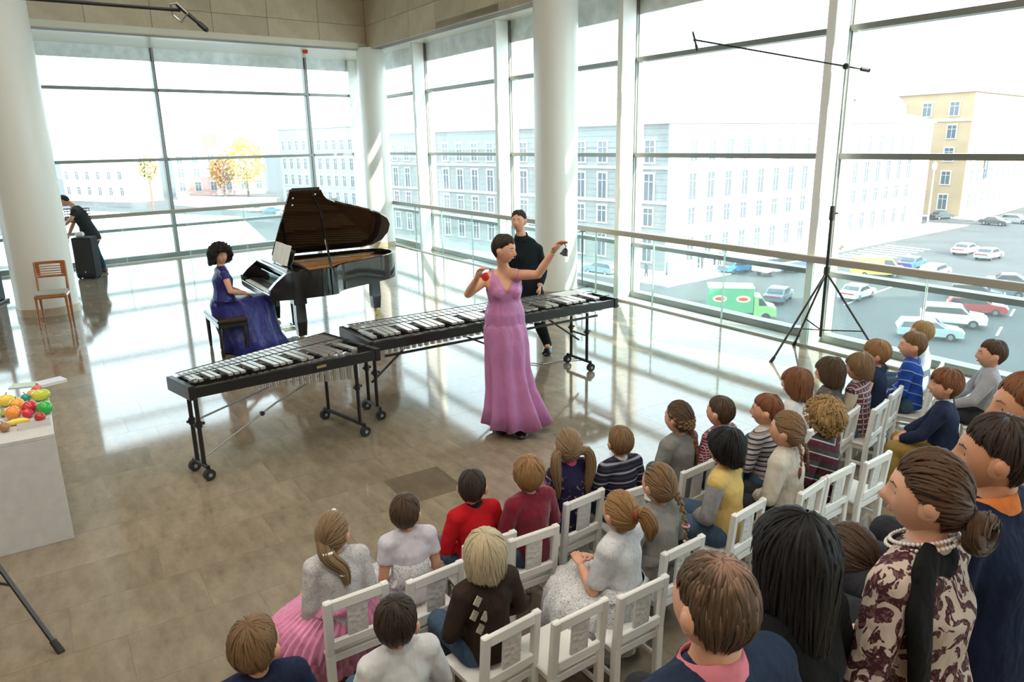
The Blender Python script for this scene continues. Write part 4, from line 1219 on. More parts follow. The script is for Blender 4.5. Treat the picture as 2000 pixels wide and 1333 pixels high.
def cloth(name, c, pat=None, c2=None, c3=None, sc=1.0, rough=.85, wr=.35, sheen=0.0):
    """woven cloth; pat: stripe, plaid, speckle, paisley, floral, dots, chevron"""
    if name in MATS: return MATS[name]
    m, N, L, b = _nodes(name)
    b.inputs['Roughness'].default_value = rough; b.inputs['Specular IOR Level'].default_value = .12 if rough > .6 else .4
    if sheen: b.inputs['Sheen Weight'].default_value = sheen
    v = _coords(N, L)
    sp = N.new('ShaderNodeSeparateXYZ'); L.new(v, sp.inputs[0])
    def band(sock, per, width):
        a = N.new('ShaderNodeMath'); a.operation = 'FRACT'
        mu = N.new('ShaderNodeMath'); mu.operation = 'MULTIPLY'; mu.inputs[1].default_value = 1/per
        L.new(sock, mu.inputs[0]); L.new(mu.outputs[0], a.inputs[0])
        l_ = N.new('ShaderNodeMath'); l_.operation = 'LESS_THAN'; l_.inputs[1].default_value = width; L.new(a.outputs[0], l_.inputs[0])
        return l_.outputs[0]
    def mixc(fac, A, B):
        x = N.new('ShaderNodeMix'); x.data_type = 'RGBA'
        L.new(fac, x.inputs['Factor'])
        for k, q in (('A', A), ('B', B)):
            if isinstance(q, tuple): x.inputs[k].default_value = (*q, 1)
            else: L.new(q, x.inputs[k])
        return x.outputs['Result']
    f = _noise(N, L, v, 9, 3)
    base = _ramp(N, L, f, [(.3, tuple(x*.86 for x in c)), (.7, c)])
    colr = base
    if pat == 'stripe':
        colr = mixc(band(sp.outputs['Z'], .032*sc, .38), base, c2)
        if c3: colr = mixc(band(sp.outputs['Z'], .070*sc, .18), colr, c3)
    elif pat == 'chevron':
        ab = N.new('ShaderNodeMath'); ab.operation = 'ABSOLUTE'; L.new(sp.outputs['X'], ab.inputs[0])
        ad = N.new('ShaderNodeMath'); ad.operation = 'MULTIPLY_ADD'; ad.inputs[1].default_value = -.45; L.new(ab.outputs[0], ad.inputs[0]); L.new(sp.outputs['Z'], ad.inputs[2])
        colr = mixc(band(ad.outputs[0], .085, .45), base, c2); colr = mixc(band(ad.outputs[0], .085, .10), colr, c3)
    elif pat == 'plaid':
        colr = mixc(band(sp.outputs['Z'], .05*sc, .4), base, c2); colr = mixc(band(sp.outputs['X'], .05*sc, .3), colr, c2)
        colr = mixc(band(sp.outputs['Z'], .05*sc, .1), colr, c3); colr = mixc(band(sp.outputs['X'], .05*sc, .1), colr, c3)
    elif pat in ('speckle', 'dots'):
        vo = N.new('ShaderNodeTexVoronoi'); vo.inputs['Scale'].default_value = 70*sc; L.new(v, vo.inputs['Vector'])
        lt = N.new('ShaderNodeMath'); lt.operation = 'LESS_THAN'; lt.inputs[1].default_value = .28; L.new(vo.outputs['Distance'], lt.inputs[0])
        colr = mixc(lt.outputs[0], base, c2)
        if c3:
            vo2 = N.new('ShaderNodeTexVoronoi'); vo2.inputs['Scale'].default_value = 45*sc; L.new(v, vo2.inputs['Vector'])
            l2 = N.new('ShaderNodeMath'); l2.operation = 'LESS_THAN'; l2.inputs[1].default_value = .2; L.new(vo2.outputs['Distance'], l2.inputs[0]); colr = mixc(l2.outputs[0], colr, c3)
    elif pat in ('paisley', 'floral'):
        nz = N.new('ShaderNodeTexNoise'); nz.inputs['Scale'].default_value = 9*sc; nz.inputs['Detail'].default_value = 2; nz.inputs['Distortion'].default_value = 1.6; L.new(v, nz.inputs['Vector'])
        g1 = N.new('ShaderNodeMath'); g1.operation = 'GREATER_THAN'; g1.inputs[1].default_value = .50 if pat == 'paisley' else .60; L.new(nz.outputs['Fac'], g1.inputs[0])
        n2 = N.new('ShaderNodeTexNoise'); n2.inputs['Scale'].default_value = 26*sc; n2.inputs['Detail'].default_value = 3; n2.inputs['Distortion'].default_value = 2.0; L.new(v, n2.inputs['Vector'])
        g2 = N.new('ShaderNodeMath'); g2.operation = 'GREATER_THAN'; g2.inputs[1].default_value = .54; L.new(n2.outputs['Fac'], g2.inputs[0])
        inner = mixc(g2.outputs[0], c2, c3)
        colr = mixc(g1.outputs[0], base, inner)
    L.new(colr, b.inputs['Base Color'])
    w = _noise(N, L, _coords(N, L, 'Object', (1, 1, .55)), 16, 2, .5)
    _bump(N, L, b, w, min(1, wr*1.9), .03)
    MATS[name] = m
    return m

_tmp = None
def remesh(mb, vox, smooth=3, fac=.6):
    me = mb.mesh('tmp')
    o = bpy.data.objects.new('tmp', me); col.objects.link(o)
    r = o.modifiers.new('r', 'REMESH'); r.mode = 'VOXEL'; r.voxel_size = vox
    s = o.modifiers.new('s', 'SMOOTH'); s.iterations = smooth; s.factor = fac
    dg = bpy.context.evaluated_depsgraph_get()
    out_ = bpy.data.meshes.new_from_object(o.evaluated_get(dg))
    bpy.data.objects.remove(o); bpy.data.meshes.remove(me)
    return out_
def mesh_obj(me, name, m, parent, smooth=True):
    me.name = name
    me.materials.clear(); me.materials.append(m)
    me.polygons.foreach_set('use_smooth', [smooth]*len(me.polygons))
    return obj(name, me, parent)

def head_mesh(D, child=True):
    hw, hl, hh = D['hw'], D['hl'], D['hh']
    nu, nv = 40, 28
    ph = np.arange(nu)*2*np.pi/nu
    th = np.linspace(.02, np.pi-.02, nv)
    T, Pp = np.meshgrid(th, ph, indexing='ij')
    x, y, z = np.sin(T)*np.sin(Pp), np.sin(T)*np.cos(Pp), np.cos(T)
    low = np.clip(-z, 0, 1)
    X = x*hw*(1-.30*low**1.5); Z = z*hh
    Y = np.where(y > 0, hl*np.abs(y)**.86*(1-.10*low**2), y*hl*(1-.42*low**1.2))
    fm = np.clip((y-.30)/.45, 0, 1)
    u, w = X/hw, z
    nz = np.clip((.16-w)/.36, 0, 1)*np.clip((w+.36)/.10, 0, 1)
    e = np.exp
    Y = Y + fm*hl*((.19 if child else .28)*e(-(u/.16)**2)*nz - .12*e(-((np.abs(u)-.40)/.19)**2-((w-.04)/.13)**2)
        + .035*e(-((w-.22)/.09)**2)*e(-(u/.6)**2) + .05*e(-((w+.50)/.07)**2-(u/.27)**2) - .03*e(-((w+.64)/.05)**2-(u/.3)**2)
        + .075*e(-((w+.84)/.13)**2-(u/.32)**2) + (.03 if child else .0)*e(-((np.abs(u)-.5)/.2)**2-((w+.3)/.2)**2))
    P = np.stack([X, Y, Z], -1)
    return P
def add_head(mb, D, M4, child=True):
    P = head_mesh(D, child); nv, nu = P.shape[:2]
    vs = [M4 @ Vector(p) for p in P.reshape(-1, 3)]
    fs = [(i*nu+j, (i+1)*nu+j, (i+1)*nu+(j+1) % nu, i*nu+(j+1) % nu) for i in range(nv-1) for j in range(nu)]
    fs.append(tuple(range(nu))[::-1]); fs.append(tuple(range((nv-1)*nu, nv*nu)))
    mb.add(vs, [f[::-1] for f in fs])
    hw, hl, hh = D['hw'], D['hl'], D['hh']
    for s in (-1, 1):
        ear = MB()
        ear.ball((0, 0, 0), (.011*hw/.07, .026*hl/.085, .033*hh/.1), 10, 8, rot=Matrix.Rotation(s*.35, 3, 'Z') @ Matrix.Rotation(.25, 3, 'X'))
        ear.ball((s*.006, -.006, .004), (.012*hw/.07, .017*hl/.085, .022*hh/.1), 8, 6)
        mb.add([M4 @ (Vector(p)+Vector((s*hw*1.0, -.004, -.06*hh))) for p in ear.v], ear.f)
    return P
def face_y(P, D, x, z):
    q = P.reshape(-1, 3); q = q[q[:, 1] > 0]
    i = np.argmin((q[:, 0]-x)**2 + (q[:, 2]-z)**2)
    return q[i, 1]
def add_face(t, P, D, M4, brow):
    hw, hh, hl = D['hw'], D['hh'], D['hl']
    for s in (-1, 1):
        x, z = s*.40*hw, .04*hh
        y = face_y(P, D, x, z)
        e = MB(); e.ball((x, y-.0075*hl/.085, z), (.0150*hw/.07, .0095*hw/.07, .0072*hh/.1), 10, 7)
        e.v = [tuple(M4 @ Vector(p)) for p in e.v]; eo = e.build('eye', M_eye, t, smooth=True)
        i = MB(); i.ball((x, y-.0005*hl/.085, z), (.0072*hw/.07, .0034*hw/.07, .0070*hh/.1), 8, 6)
        i.v = [tuple(M4 @ Vector(p)) for p in i.v]; i.build('iris', M_iris, eo, smooth=True)
        bz = .25*hh
        pts = [(s*xx*hw, face_y(P, D, s*xx*hw, bz)-.0012, bz+dz*hh) for xx, dz in ((.18, -.01), (.38, .03), (.60, -.02))]
        b = MB().tube([M4 @ Vector(p) for p in pts], [.0026*hw/.07, .0044*hw/.07, .0018*hw/.07], 6); b.build('eyebrow', brow, t)
    pts = []
    for xx in (-.27, -.12, 0, .12, .27):
        pts.append(M4 @ Vector((xx*hw, face_y(P, D, xx*hw, -.5*hh)+.0005, (-.50+.03*abs(xx))*hh)))
    MB().tube(pts, [x*hw/.07 for x in (.0015, .0052, .0058, .0052, .0015)], 6).build('lips', M_lip, t, smooth=True)

def add_hand(mb, w, d, nrm, size, curl=.5, thumb=1):
    """palm and five fingers; d along the hand, nrm out of the palm side"""
    w, d = Vector(w), Vector(d).normalized(); nrm = (Vector(nrm) - d*d.dot(Vector(nrm))).normalized(); sd = d.cross(nrm)
    mb.tube([w-d*size*.10, w+d*size*.08, w+d*size*.30, w+d*size*.50], [(size*.13, size*.10), (size*.17, size*.10), (size*.22, size*.10), (size*.21, size*.075)], 10, up=nrm)
    for k, (off, ln) in enumerate(((-.155, .40), (-.052, .47), (.052, .45), (.150, .36))):
        p = w + d*size*.46 + sd*size*off; a = 0.0; dd = d.copy(); pts = [p-d*size*.06]; r = size*.052
        for j, f in enumerate((.42, .32, .26)):
            a = curl*(.55, .65, .45)[j]*1.2
            dd = (dd*math.cos(a) + nrm*math.sin(a)).normalized()
            nn = nrm
            p = p + dd*(ln*size*f); pts.append(p)
        mb.tube(pts, [r*1.05, r, r*.92, r*.72], 7)
        mb.ball(pts[-1], r*.74, 6, 4)
    p0 = w + d*size*.10 + sd*(-thumb)*size*.15
    p1 = p0 + (d*.55 - sd*thumb*.65 + nrm*.35).normalized()*size*.20
    p2 = p1 + (d*.85 - sd*thumb*.15 + nrm*.35*(.5+curl)).normalized()*size*.17
    mb.tube([p0, p1, p2], [size*.075, size*.062, size*.045], 7); mb.ball(p2, size*.046, 6, 4)

def sit_pose(D, seat, lean=.06, arms='lap', feet_z=0.0, side=0.0, spread=.03, legs='down'):
    J = {}
    u = Vector((math.sin(side), math.sin(lean), math.cos(lean))).normalized()
    J['pel'] = Vector((0, -.01, seat+D['pz'])); J['nk'] = J['pel'] + u*D['torso']
    J['hd'] = J['nk'] + Vector((u.x*.3, u.y*.6+.012, .97)).normalized()*D['neck']
    for s, n_ in ((-1, 'l'), (1, 'r')):
        J['sh'+n_] = J['nk'] - u*(.13*D['torso']) + Vector((s*D['sh'], 0, 0))
        J['hp'+n_] = J['pel'] + Vector((s*D['hip'], .02, -.012))
        J['kn'+n_] = J['hp'+n_] + Vector((s*spread, D['th'], .0))
        dn = D['sn']
        az = max(feet_z+.055*D['foot']/.155, J['kn'+n_].z-dn)
        J['an'+n_] = J['kn'+n_] + Vector((0, -.01, az-J['kn'+n_].z))
        sh = J['sh'+n_]
        if arms == 'lap':
            J['el'+n_] = sh + Vector((s*.36, .08, -1)).normalized()*D['up']
            tgt = Vector((s*D['hip']*.55, D['th']*.55, seat+D['leg'][0]*1.9))
        elif arms == 'wide':
            J['el'+n_] = sh + Vector((s*.44, -.02, -1)).normalized()*D['up']
            tgt = Vector((s*D['hip']*.6, D['th']*.6, seat+D['leg'][0]*1.9))
        elif arms == 'side':
            J['el'+n_] = sh + Vector((s*.20, -.05, -1)).normalized()*D['up']
            tgt = J['el'+n_] + Vector((0, .35, -.9))
        elif arms == 'knees':
            J['el'+n_] = sh + Vector((s*.25, .5, -.85)).normalized()*D['up']
            tgt = Vector((s*D['hip'], D['th']*.95, seat+D['leg'][0]*2))
        else:
            J['el'+n_] = Vector(arms[n_][0]); tgt = Vector(arms[n_][1])
        dv = tgt-J['el'+n_]; J['wr'+n_] = J['el'+n_] + dv.normalized()*min(D['fo']*1.05, dv.length)
    return J
def add_torso(mb, J, D, infl=0.0, top=1.0, bot=-.18, fwd_=(0, 1, 0)):
    p, n_ = J['pel'], J['nk']; u = n_-p; T = D['tor']
    mid = (p+n_)/2 + Vector(fwd_)*(-.012)
    q = lambda t: lerp(p, n_, t)
    st = [(bot, T[0], .80), (-.05, T[0], 1.0), (.18, T[0], .98), (.42, T[1], 1.0), (.68, T[2], 1.0), (.84, T[3], 1.0), (.93, T[3], .80)]
    pts = [q(t) for t, _, _ in st]; rad = [((r[0]+infl)*k, (r[1]+infl)*(k if t > .9 else 1)) for t, r, k in st]
    nr = D['nr']
    if top >= 1.0:
        pts += [q(1.0)]; rad += [(nr*1.35+infl, nr*1.2+infl)]
    mb.tube(pts, rad, 20, up=fwd_)
    # shoulder yoke
    for s in 'lr':
        mb.tube([q(.93), lerp(q(.93), J['sh'+s], .6), J['sh'+s]], [D['tor'][3][1]*.72+infl, D['arm'][0]*1.18+infl, D['arm'][0]*1.08+infl], 10)
        mb.ball(J['sh'+s], D['arm'][0]*1.1+infl, 10, 8)
def add_arm(mb, J, D, s, infl=0.0, to=1.0):
    a = D['arm']; sh, el, wr = J['sh'+s], J['el'+s], J['wr'+s]
    if to <= .5:
        k = to/.5; e = lerp(sh, el, k)
        mb.tube([sh, lerp(sh, e, .5), e], [a[0]+infl, lerp(a[0], a[1], .4*k)+infl, lerp(a[0], a[1], k)+infl*1.3], 12)
    else:
        k = (to-.5)/.5; e = lerp(el, wr, k)
        mb.tube([sh, lerp(sh, el, .45), lerp(sh, el, .9), el], [a[0]+infl, a[0]*.98+infl, a[1]+infl, a[1]*.96+infl], 12)
        mb.ball(el, a[1]*.98+infl, 10, 8)
        mb.tube([el, lerp(el, e, .35), e], [a[1]*.96+infl, a[1]*1.0+infl, lerp(a[1], a[2], k)+infl*(1.2 if k > .8 else 1)], 12)
def add_leg(mb, J, D, s, infl=0.0, to=1.0):
    a = D['leg']; h, k_, an = J['hp'+s], J['kn'+s], J['an'+s]
    mb.tube([h, lerp(h, k_, .5), k_], [a[0]*1.12+infl, a[0]*.96+infl, a[1]*1.05+infl], 12); mb.ball(k_, a[1]*1.06+infl, 10, 8)
    e = lerp(k_, an, to)
    mb.tube([k_, lerp(k_, e, .35), e], [a[1]+infl, a[1]*1.05+infl, lerp(a[1], a[2], to)+infl], 12)
    mb.ball(h, a[0]*1.15+infl, 10, 8)
def add_shoe(t, J, D, s, m, fdir):
    an = J['an'+s]; f = Vector(fdir).normalized(); L_ = D['foot']
    z0 = an.z-.055*L_/.155
    b = MB()
    sd = f.cross(Vector((0, 0, 1)))
    rows = []
    for (x, w, h) in ((-.26, .13, .30), (-.22, .20, .34), (-.05, .22, .38), (.15, .21, .32), (.40, .26, .24), (.60, .24, .18), (.72, .15, .12), (.75, .06, .08)):
        ring = []
        for k in range(12):
            a = 2*PI*k/12
            hh_ = h*L_*.5
            ring.append(Vector((an.x, an.y, z0)) + f*(x*L_) + sd*(w*L_*math.cos(a)) + Vector((0, 0, hh_ + hh_*math.sin(a) if math.sin(a) > -.6 else 0)))
        rows.append(ring)
    b.grid(rows, close_v=True)
    b.add(rows[0], [tuple(range(12))]); b.add(rows[-1], [tuple(reversed(range(12)))])
    b.build('shoe', m, t, smooth=True)

# ---------------- hair
class HairMB(MB):
    def __init__(self): super().__init__(); self.st = []
    def push(self, verts, faces, st):
        o = len(self.v); self.v += [tuple(p) for p in verts]; self.f += [tuple(i+o for i in f) for f in faces]; self.st += st
def _n1(q, n=10):
    ph = [(q.random()*6.28, k+1, q.gauss(0, 1)/(k+1)**.4) for k in range(n)]
    return lambda a: sum(w*math.sin(k*a+p) for p, k, w in ph)/2.2
STYLES = {
 # name: end heights (units of head half height) at front, temple, ear, back; hang; thickness; locks; curl
 'short': dict(front=.52, temple=.40, ear=.17, back=-.60, hang=False, th=.0115, locks=340, curl=0),
 'crop': dict(front=.56, temple=.42, ear=.20, back=-.55, hang=False, th=.008, locks=300, curl=0),
 'mop': dict(front=.34, temple=.14, ear=-.10, back=-.70, hang=False, th=.016, locks=380, curl=0),
 'bowl': dict(front=.28, temple=-.05, ear=-.42, back=-.80, hang=True, th=.016, locks=380, curl=0),
 'bob': dict(front=.24, temple=-.45, ear=-.85, back=-.98, hang=True, th=.016, locks=420, curl=0),
 'pulled': dict(front=.56, temple=.34, ear=.06, back=-.66, hang=False, th=.010, locks=300, curl=0, pulled=True),
 'long': dict(front=.26, temple=-.9, ear=-1.9, back=-2.3, hang=True, th=.018, locks=520, curl=0),
 'curly': dict(front=.34, temple=.0, ear=-.35, back=-.85, hang=False, th=.026, locks=120, curl=1),
 'afro': dict(front=.42, temple=.02, ear=-.70, back=-1.0, hang=True, th=.050, locks=60, curl=2),
}
_pb = {}
def hairline(S, ab):
    ks = [(0, S['front']), (.20, S['front']*.97), (.33, S['temple']), (.47, S['ear']), (.60, (S['ear']*.45+S['back']*.55)), (.75, S['back']), (1, S['back'])]
    for (x0, y0), (x1, y1) in zip(ks[:-1], ks[1:]):
        if x0 <= ab <= x1:
            tt = (ab-x0)/(x1-x0); tt = tt*tt*(3-2*tt)
            return y0+(y1-y0)*tt
def pulled_path(D, S, a, nz, v):
    """hair combed from the hairline to a knot at the back; v = 0 at the knot, 1 at the hairline"""
    hw, hl, hh = D['hw'], D['hl'], D['hh']
    pole = Vector((0, -.95, -.10)).normalized(); e1 = Vector((1, 0, 0)); e2 = pole.cross(e1)
    ax = e1*math.sin(a) + e2*math.cos(a)
    dirf = lambda be: pole*math.cos(be) + ax*math.sin(be)
    k = round(a*200)
    if k not in _pb:
        be = .35
        while be < 2.75:
            d = dirf(be); ab = abs(math.atan2(d.x, d.y))/PI
            if d.z < hairline(S, ab): break
            be += .02
        _pb[k] = be
    d = dirf(max(.02, v*_pb[k]))
    low = max(0.0, -d.z)
    p = Vector((d.x*hw*(1-.12*low), d.y*hl*(1-(.34*low**1.2 if d.y < 0 else .05*low)), d.z*hh))
    return p, Vector((d.x/hw, d.y/hl, d.z/hh)).normalized()
def hair_path(D, S, a, nz, v):
    """point on the hair surface for azimuth a (0 front) and v from crown to hem, without thickness; returns pos, outward"""
    hw, hl, hh = D['hw'], D['hl'], D['hh']
    if S.get('pulled'): return pulled_path(D, S, a, nz, v)
    ab = abs((a+PI) % (2*PI)-PI)/PI      # 0 front .. 1 back
    ks = [(0, S['front']), (.20, S['front']*.97), (.33, S['temple']), (.47, S['ear']), (.60, (S['ear']*.45+S['back']*.55)), (.75, S['back']), (1, S['back'])]
    for (x0, y0), (x1, y1) in zip(ks[:-1], ks[1:]):
        if x0 <= ab <= x1:
            tt = (ab-x0)/(x1-x0); tt = tt*tt*(3-2*tt); ze = y0+(y1-y0)*tt; break
    ze += .07*nz(a*1.0)
    zc = -.18
    if S['hang'] and ze < zc:
        l1 = math.acos(zc); l2 = (zc-ze)
        tot = l1+l2; d = v*tot
        if d < l1: phi, drop = d, 0.0
        else: phi, drop = l1, d-l1
    else:
        phi, drop = v*math.acos(max(-.97, ze)), 0.0
    z = math.cos(phi)-drop; r = math.sin(phi)
    if drop: r *= 1 + .05*math.sin(min(drop, 1.2)*2.4) - .03*drop
    low = max(0.0, -z) if not drop else max(0.0, -math.cos(phi))
    ca, sa = math.cos(a), math.sin(a)
    X = r*sa*hw*(1-.12*low); Y = r*ca*hl*(1-(.34*low**1.2 if ca < 0 else .05*low))
    # crown whorl sits behind the top
    sh = max(0.0, math.cos(phi))**3*.22*hl
    p = Vector((X, Y-sh*1.0, z*hh))
    nrm = Vector((r*sa/hw, r*ca/hl, max(-.2, math.cos(phi))/hh)).normalized()
    return p, nrm
def add_hair(t, D, M4, style, m, seed, th_k=1.0, extra=None, part_x=None, hole=0.0):
    S = STYLES[style]; q = random.Random(seed); nz = _n1(q); n2 = _n1(q, 22)
    H = HairMB(); sc = D['hw']/.07; th = S['th']*sc*th_k
    NA, NV = 64, 16
    v0 = hole
    rows = []
    for i in range(NV+2):
        v = v0 + (1-v0)*min(i, NV)/NV
        ring = []
        for j in range(NA):
            a = 2*PI*j/NA
            p, n_ = hair_path(D, S, a, nz, v)
            k = th*(.45 + .75*math.sin(min(1, .25+v*1.05)*PI*.62))*(1+.16*n2(a*1.0+v*.6))
            if not S['hang']: k *= (1-.88*max(0, v-.60)/.40)
            if S['curl']: k *= 1 + .35*math.sin(a*13+v*9+3*nz(a+v))*math.sin(v*17+2*nz(a*2))
            if i > NV: k = .001
            ring.append(p + n_*k)
        rows.append(ring)
    vs = [M4 @ p for r in rows for p in r]
    fs = [(i*NA+j, i*NA+(j+1) % NA, (i+1)*NA+(j+1) % NA, (i+1)*NA+j) for i in range(NV+1) for j in range(NA)]
    if not hole: fs.append(tuple(reversed(range(NA))))
    st = [(2.0*abs(j/NA-.5)*3, min(i, NV)/NV*1.0, 0) for i in range(NV+2) for j in range(NA)]
    H.push(vs, [f[::-1] for f in fs], st)
    # locks
    for k in range(S['locks']):
        a0 = q.random()*2*PI; va = q.random()**.7*.55 + hole*.5; vb = min(1.03, va + .35 + q.random()*.45)
        if q.random() < .35: vb = 1.0 + .04*q.random()
        dr = q.gauss(0, .16); w = (.0036+.0032*q.random())*sc; lift = (.25+.55*q.random())*th*.55 + .001
        pts = []; NS = 6
        for s in range(NS):
            f = s/(NS-1); v = va+(vb-va)*f; a = a0 + dr*f*f
            p, n_ = hair_path(D, S, a, nz, min(v, 1.0))
            if v > 1: p = p + Vector((0, 0, -(v-1)*.22*sc))
            kk = th*(.45+.75*math.sin(min(1, .25+v*1.05)*PI*.62))
            if not S['hang']: kk *= (1-.88*max(0, min(v, 1)-.60)/.40)
            pts.append((p + n_*(kk*.92 + lift*(.15+.85*math.sin(f*PI*(.75 if S['hang'] else .96)))), n_))
        ring = []; stt = []
        u0 = q.random()*7
        for s, (p, n_) in enumerate(pts):
            f = s/(NS-1); tdir = (pts[min(s+1, NS-1)][0]-pts[max(s-1, 0)][0]); sd = tdir.cross(n_)
            if sd.length < 1e-7: sd = Vector((1, 0, 0))
            sd.normalize(); ww = w*(.35+.65*math.sin(PI*min(1, .15+f*.95)))*(1 if s < NS-1 else .15)
            for c, e in ((-1, 0), (0, .55), (1, 0), (0, -.5)):
                ring.append(M4 @ (p + sd*ww*c + n_*ww*e)); stt.append((u0+c*.12, f*1.0, 0))
        fs = [(s*4+c, s*4+(c+1) % 4, (s+1)*4+(c+1) % 4, (s+1)*4+c) for s in range(NS-1) for c in range(4)]
        H.push(ring, fs, stt)
    if S['curl']:
        for k in range(430 if S['curl'] == 1 else 520):
            a0 = q.random()*2*PI; v = q.random()**.6
            p, n_ = hair_path(D, S, a0, nz, v)
            kk = th*(.55+.65*math.sin(min(1, .25+v*1.05)*PI*.62))
            c = p + n_*kk; r = (.006+.009*q.random())*sc*(1 if S['curl'] == 1 else 1.5)
            ax = Vector((q.gauss(0, 1), q.gauss(0, 1), q.gauss(0, 1))).normalized(); b1 = ax.orthogonal().normalized(); b2 = ax.cross(b1)
            pts = []
            for s in range(8):
                an = s*.95; pts.append(M4 @ (c + b1*r*math.cos(an) + b2*r*math.sin(an) + ax*(s*.0022*sc)))
            tb_ = MB().tube(pts, [.0012*sc]+[.0027*sc]*6+[.001*sc], 5, cap=False)
            u0 = q.random()*7
            H.push(tb_.v, tb_.f, [(u0 + (i % 5)*.06, i/40, 0) for i in range(len(tb_.v))])
    if extra: extra(H, q, sc)
    me = bpy.data.meshes.new('hair'); me.from_pydata(H.v, [], H.f); me.update()
    at_ = me.attributes.new('strand', 'FLOAT_VECTOR', 'POINT'); at_.data.foreach_set('vector', [c for s in H.st for c in s])
    return mesh_obj(me, 'hair', m, t)
def bundle(t, pts, rad, m, seed, name='ponytail', n=14, twist=0.0, locks=26):
    """tail of hair: grooved tapering body plus loose locks"""
    q = random.Random(seed); H = HairMB(); pts = [Vector(p) for p in pts]
    fine = []; NR = 14
    for i in range(NR):
        f = i/(NR-1)*(len(pts)-1); k = min(int(f), len(pts)-2); tt = f-k
        p0, p1, p2, p3 = pts[max(k-1, 0)], pts[k], pts[k+1], pts[min(k+2, len(pts)-1)]
        fine.append(.5*((2*p1)+(p2-p0)*tt+(2*p0-5*p1+4*p2-p3)*tt*tt+(3*p1-p0-3*p2+p3)*tt**3))
    rr = lambda f: np.interp(f*(len(rad)-1), range(len(rad)), rad)
    b = MB(); vs, st = [], []; u = Vector((0, 1, 0.01))
    for i, p in enumerate(fine):
        f = i/(NR-1); td = (fine[min(i+1, NR-1)]-fine[max(i-1, 0)]).normalized(); s = td.cross(u).normalized(); w = s.cross(td)
        for j in range(n):
            a = 2*PI*j/n; r = rr(f)*(1+.10*math.cos(a*5+twist*f*6.28)+.05*q.random())
            vs.append(p+s*r*math.cos(a)+w*r*math.sin(a)); st.append((j/n*4+twist*f*2, f*.6, 0))
    fs = [(i*n+j, (i+1)*n+j, (i+1)*n+(j+1) % n, i*n+(j+1) % n) for i in range(NR-1) for j in range(n)] + [tuple(range(n)), tuple(reversed(range((NR-1)*n, NR*n)))]
    H.push(vs, fs, st)
    for k in range(locks):
        a = q.random()*6.28; da = q.gauss(0, .4); pl = []
        for i in range(2, NR):
            f = i/(NR-1); td = (fine[min(i+1, NR-1)]-fine[i-1]).normalized(); s = td.cross(u).normalized(); w = s.cross(td); aa = a+da*f; r = rr(f)*(1.0+.22*f)
            pl.append(fine[i]+(s*math.cos(aa)+w*math.sin(aa))*r + (td*.012*q.random() if i == NR-1 else Vector((0, 0, 0))))
        w0 = rad[0]*.13
        tb_ = MB().tube(pl, [w0*.6]+[w0]*(len(pl)-2)+[w0*.2], 4, cap=False); u0 = q.random()*5
        H.push(tb_.v, tb_.f, [(u0+(i % 4)*.1, i/60, 0) for i in range(len(tb_.v))])
    me = bpy.data.meshes.new(name); me.from_pydata(H.v, [], H.f); me.update()
    at_ = me.attributes.new('strand', 'FLOAT_VECTOR', 'POINT'); at_.data.foreach_set('vector', [c for s in H.st for c in s])
    return mesh_obj(me, name, m, t)
def braid(t, pts, rad, m, seed, name='braid', tuft=True, knots=9):
    pts = [Vector(p) for p in pts]; H = HairMB(); q = random.Random(seed)
    def P(f):
        f = f*(len(pts)-1); k = min(int(f), len(pts)-2); tt = f-k
        p0, p1, p2, p3 = pts[max(k-1, 0)], pts[k], pts[k+1], pts[min(k+2, len(pts)-1)]
        return .5*((2*p1)+(p2-p0)*tt+(2*p0-5*p1+4*p2-p3)*tt*tt+(3*p1-p0-3*p2+p3)*tt**3)
    for k in range(knots*2):
        f = k/(knots*2); p = P(f*.94); td = (P(min(1, f*.94+.05))-p).normalized(); s = td.cross(Vector((0, 1, .02))).normalized(); sgn = 1 if k % 2 else -1
        r = rad*(1-.35*f)
        R = Matrix((s, s.cross(td), td)).transposed() @ Matrix.Rotation(sgn*.6, 3, 'Y')
        b = MB().ball(p+s*sgn*r*.42, (r*.62, r*.62, r*1.15), 10, 8, rot=R)
        H.push(b.v, b.f, [(q.random()*3+i*.07 % 1, (i % 10)*.1, 0) for i in range(len(b.v))])
    me = bpy.data.meshes.new(name); me.from_pydata(H.v, [], H.f); me.update()
    at_ = me.attributes.new('strand', 'FLOAT_VECTOR', 'POINT'); at_.data.foreach_set('vector', [c for s in H.st for c in s])
    o = mesh_obj(me, name, m, t)
    if tuft:
        e = P(.95); td = (P(1.0)-P(.9)).normalized()
        bundle(t, [e, e+td*rad*2.2, e+td*rad*4.2], [rad*.45, rad*.62, rad*.15], m, seed+1, 'braid_end', n=8, locks=8)
    return o
def hair_tie(t, p, d, r, m):
    R = Vector(d).normalized().to_track_quat('Z', 'Y').to_matrix()
    b = MB()
    rows = []
    for i in range(12):
        a = 2*PI*i/12; c = Vector((math.cos(a), math.sin(a), 0))
        rows.append([Vector(p) + R @ (c*(r + r*.3*math.cos(2*PI*j/6)) + Vector((0, 0, r*.3*math.sin(2*PI*j/6)))) for j in range(6)])
    b.grid(rows, close_u=True, close_v=True)
    return b.build('hair_tie', m, t, smooth=True)

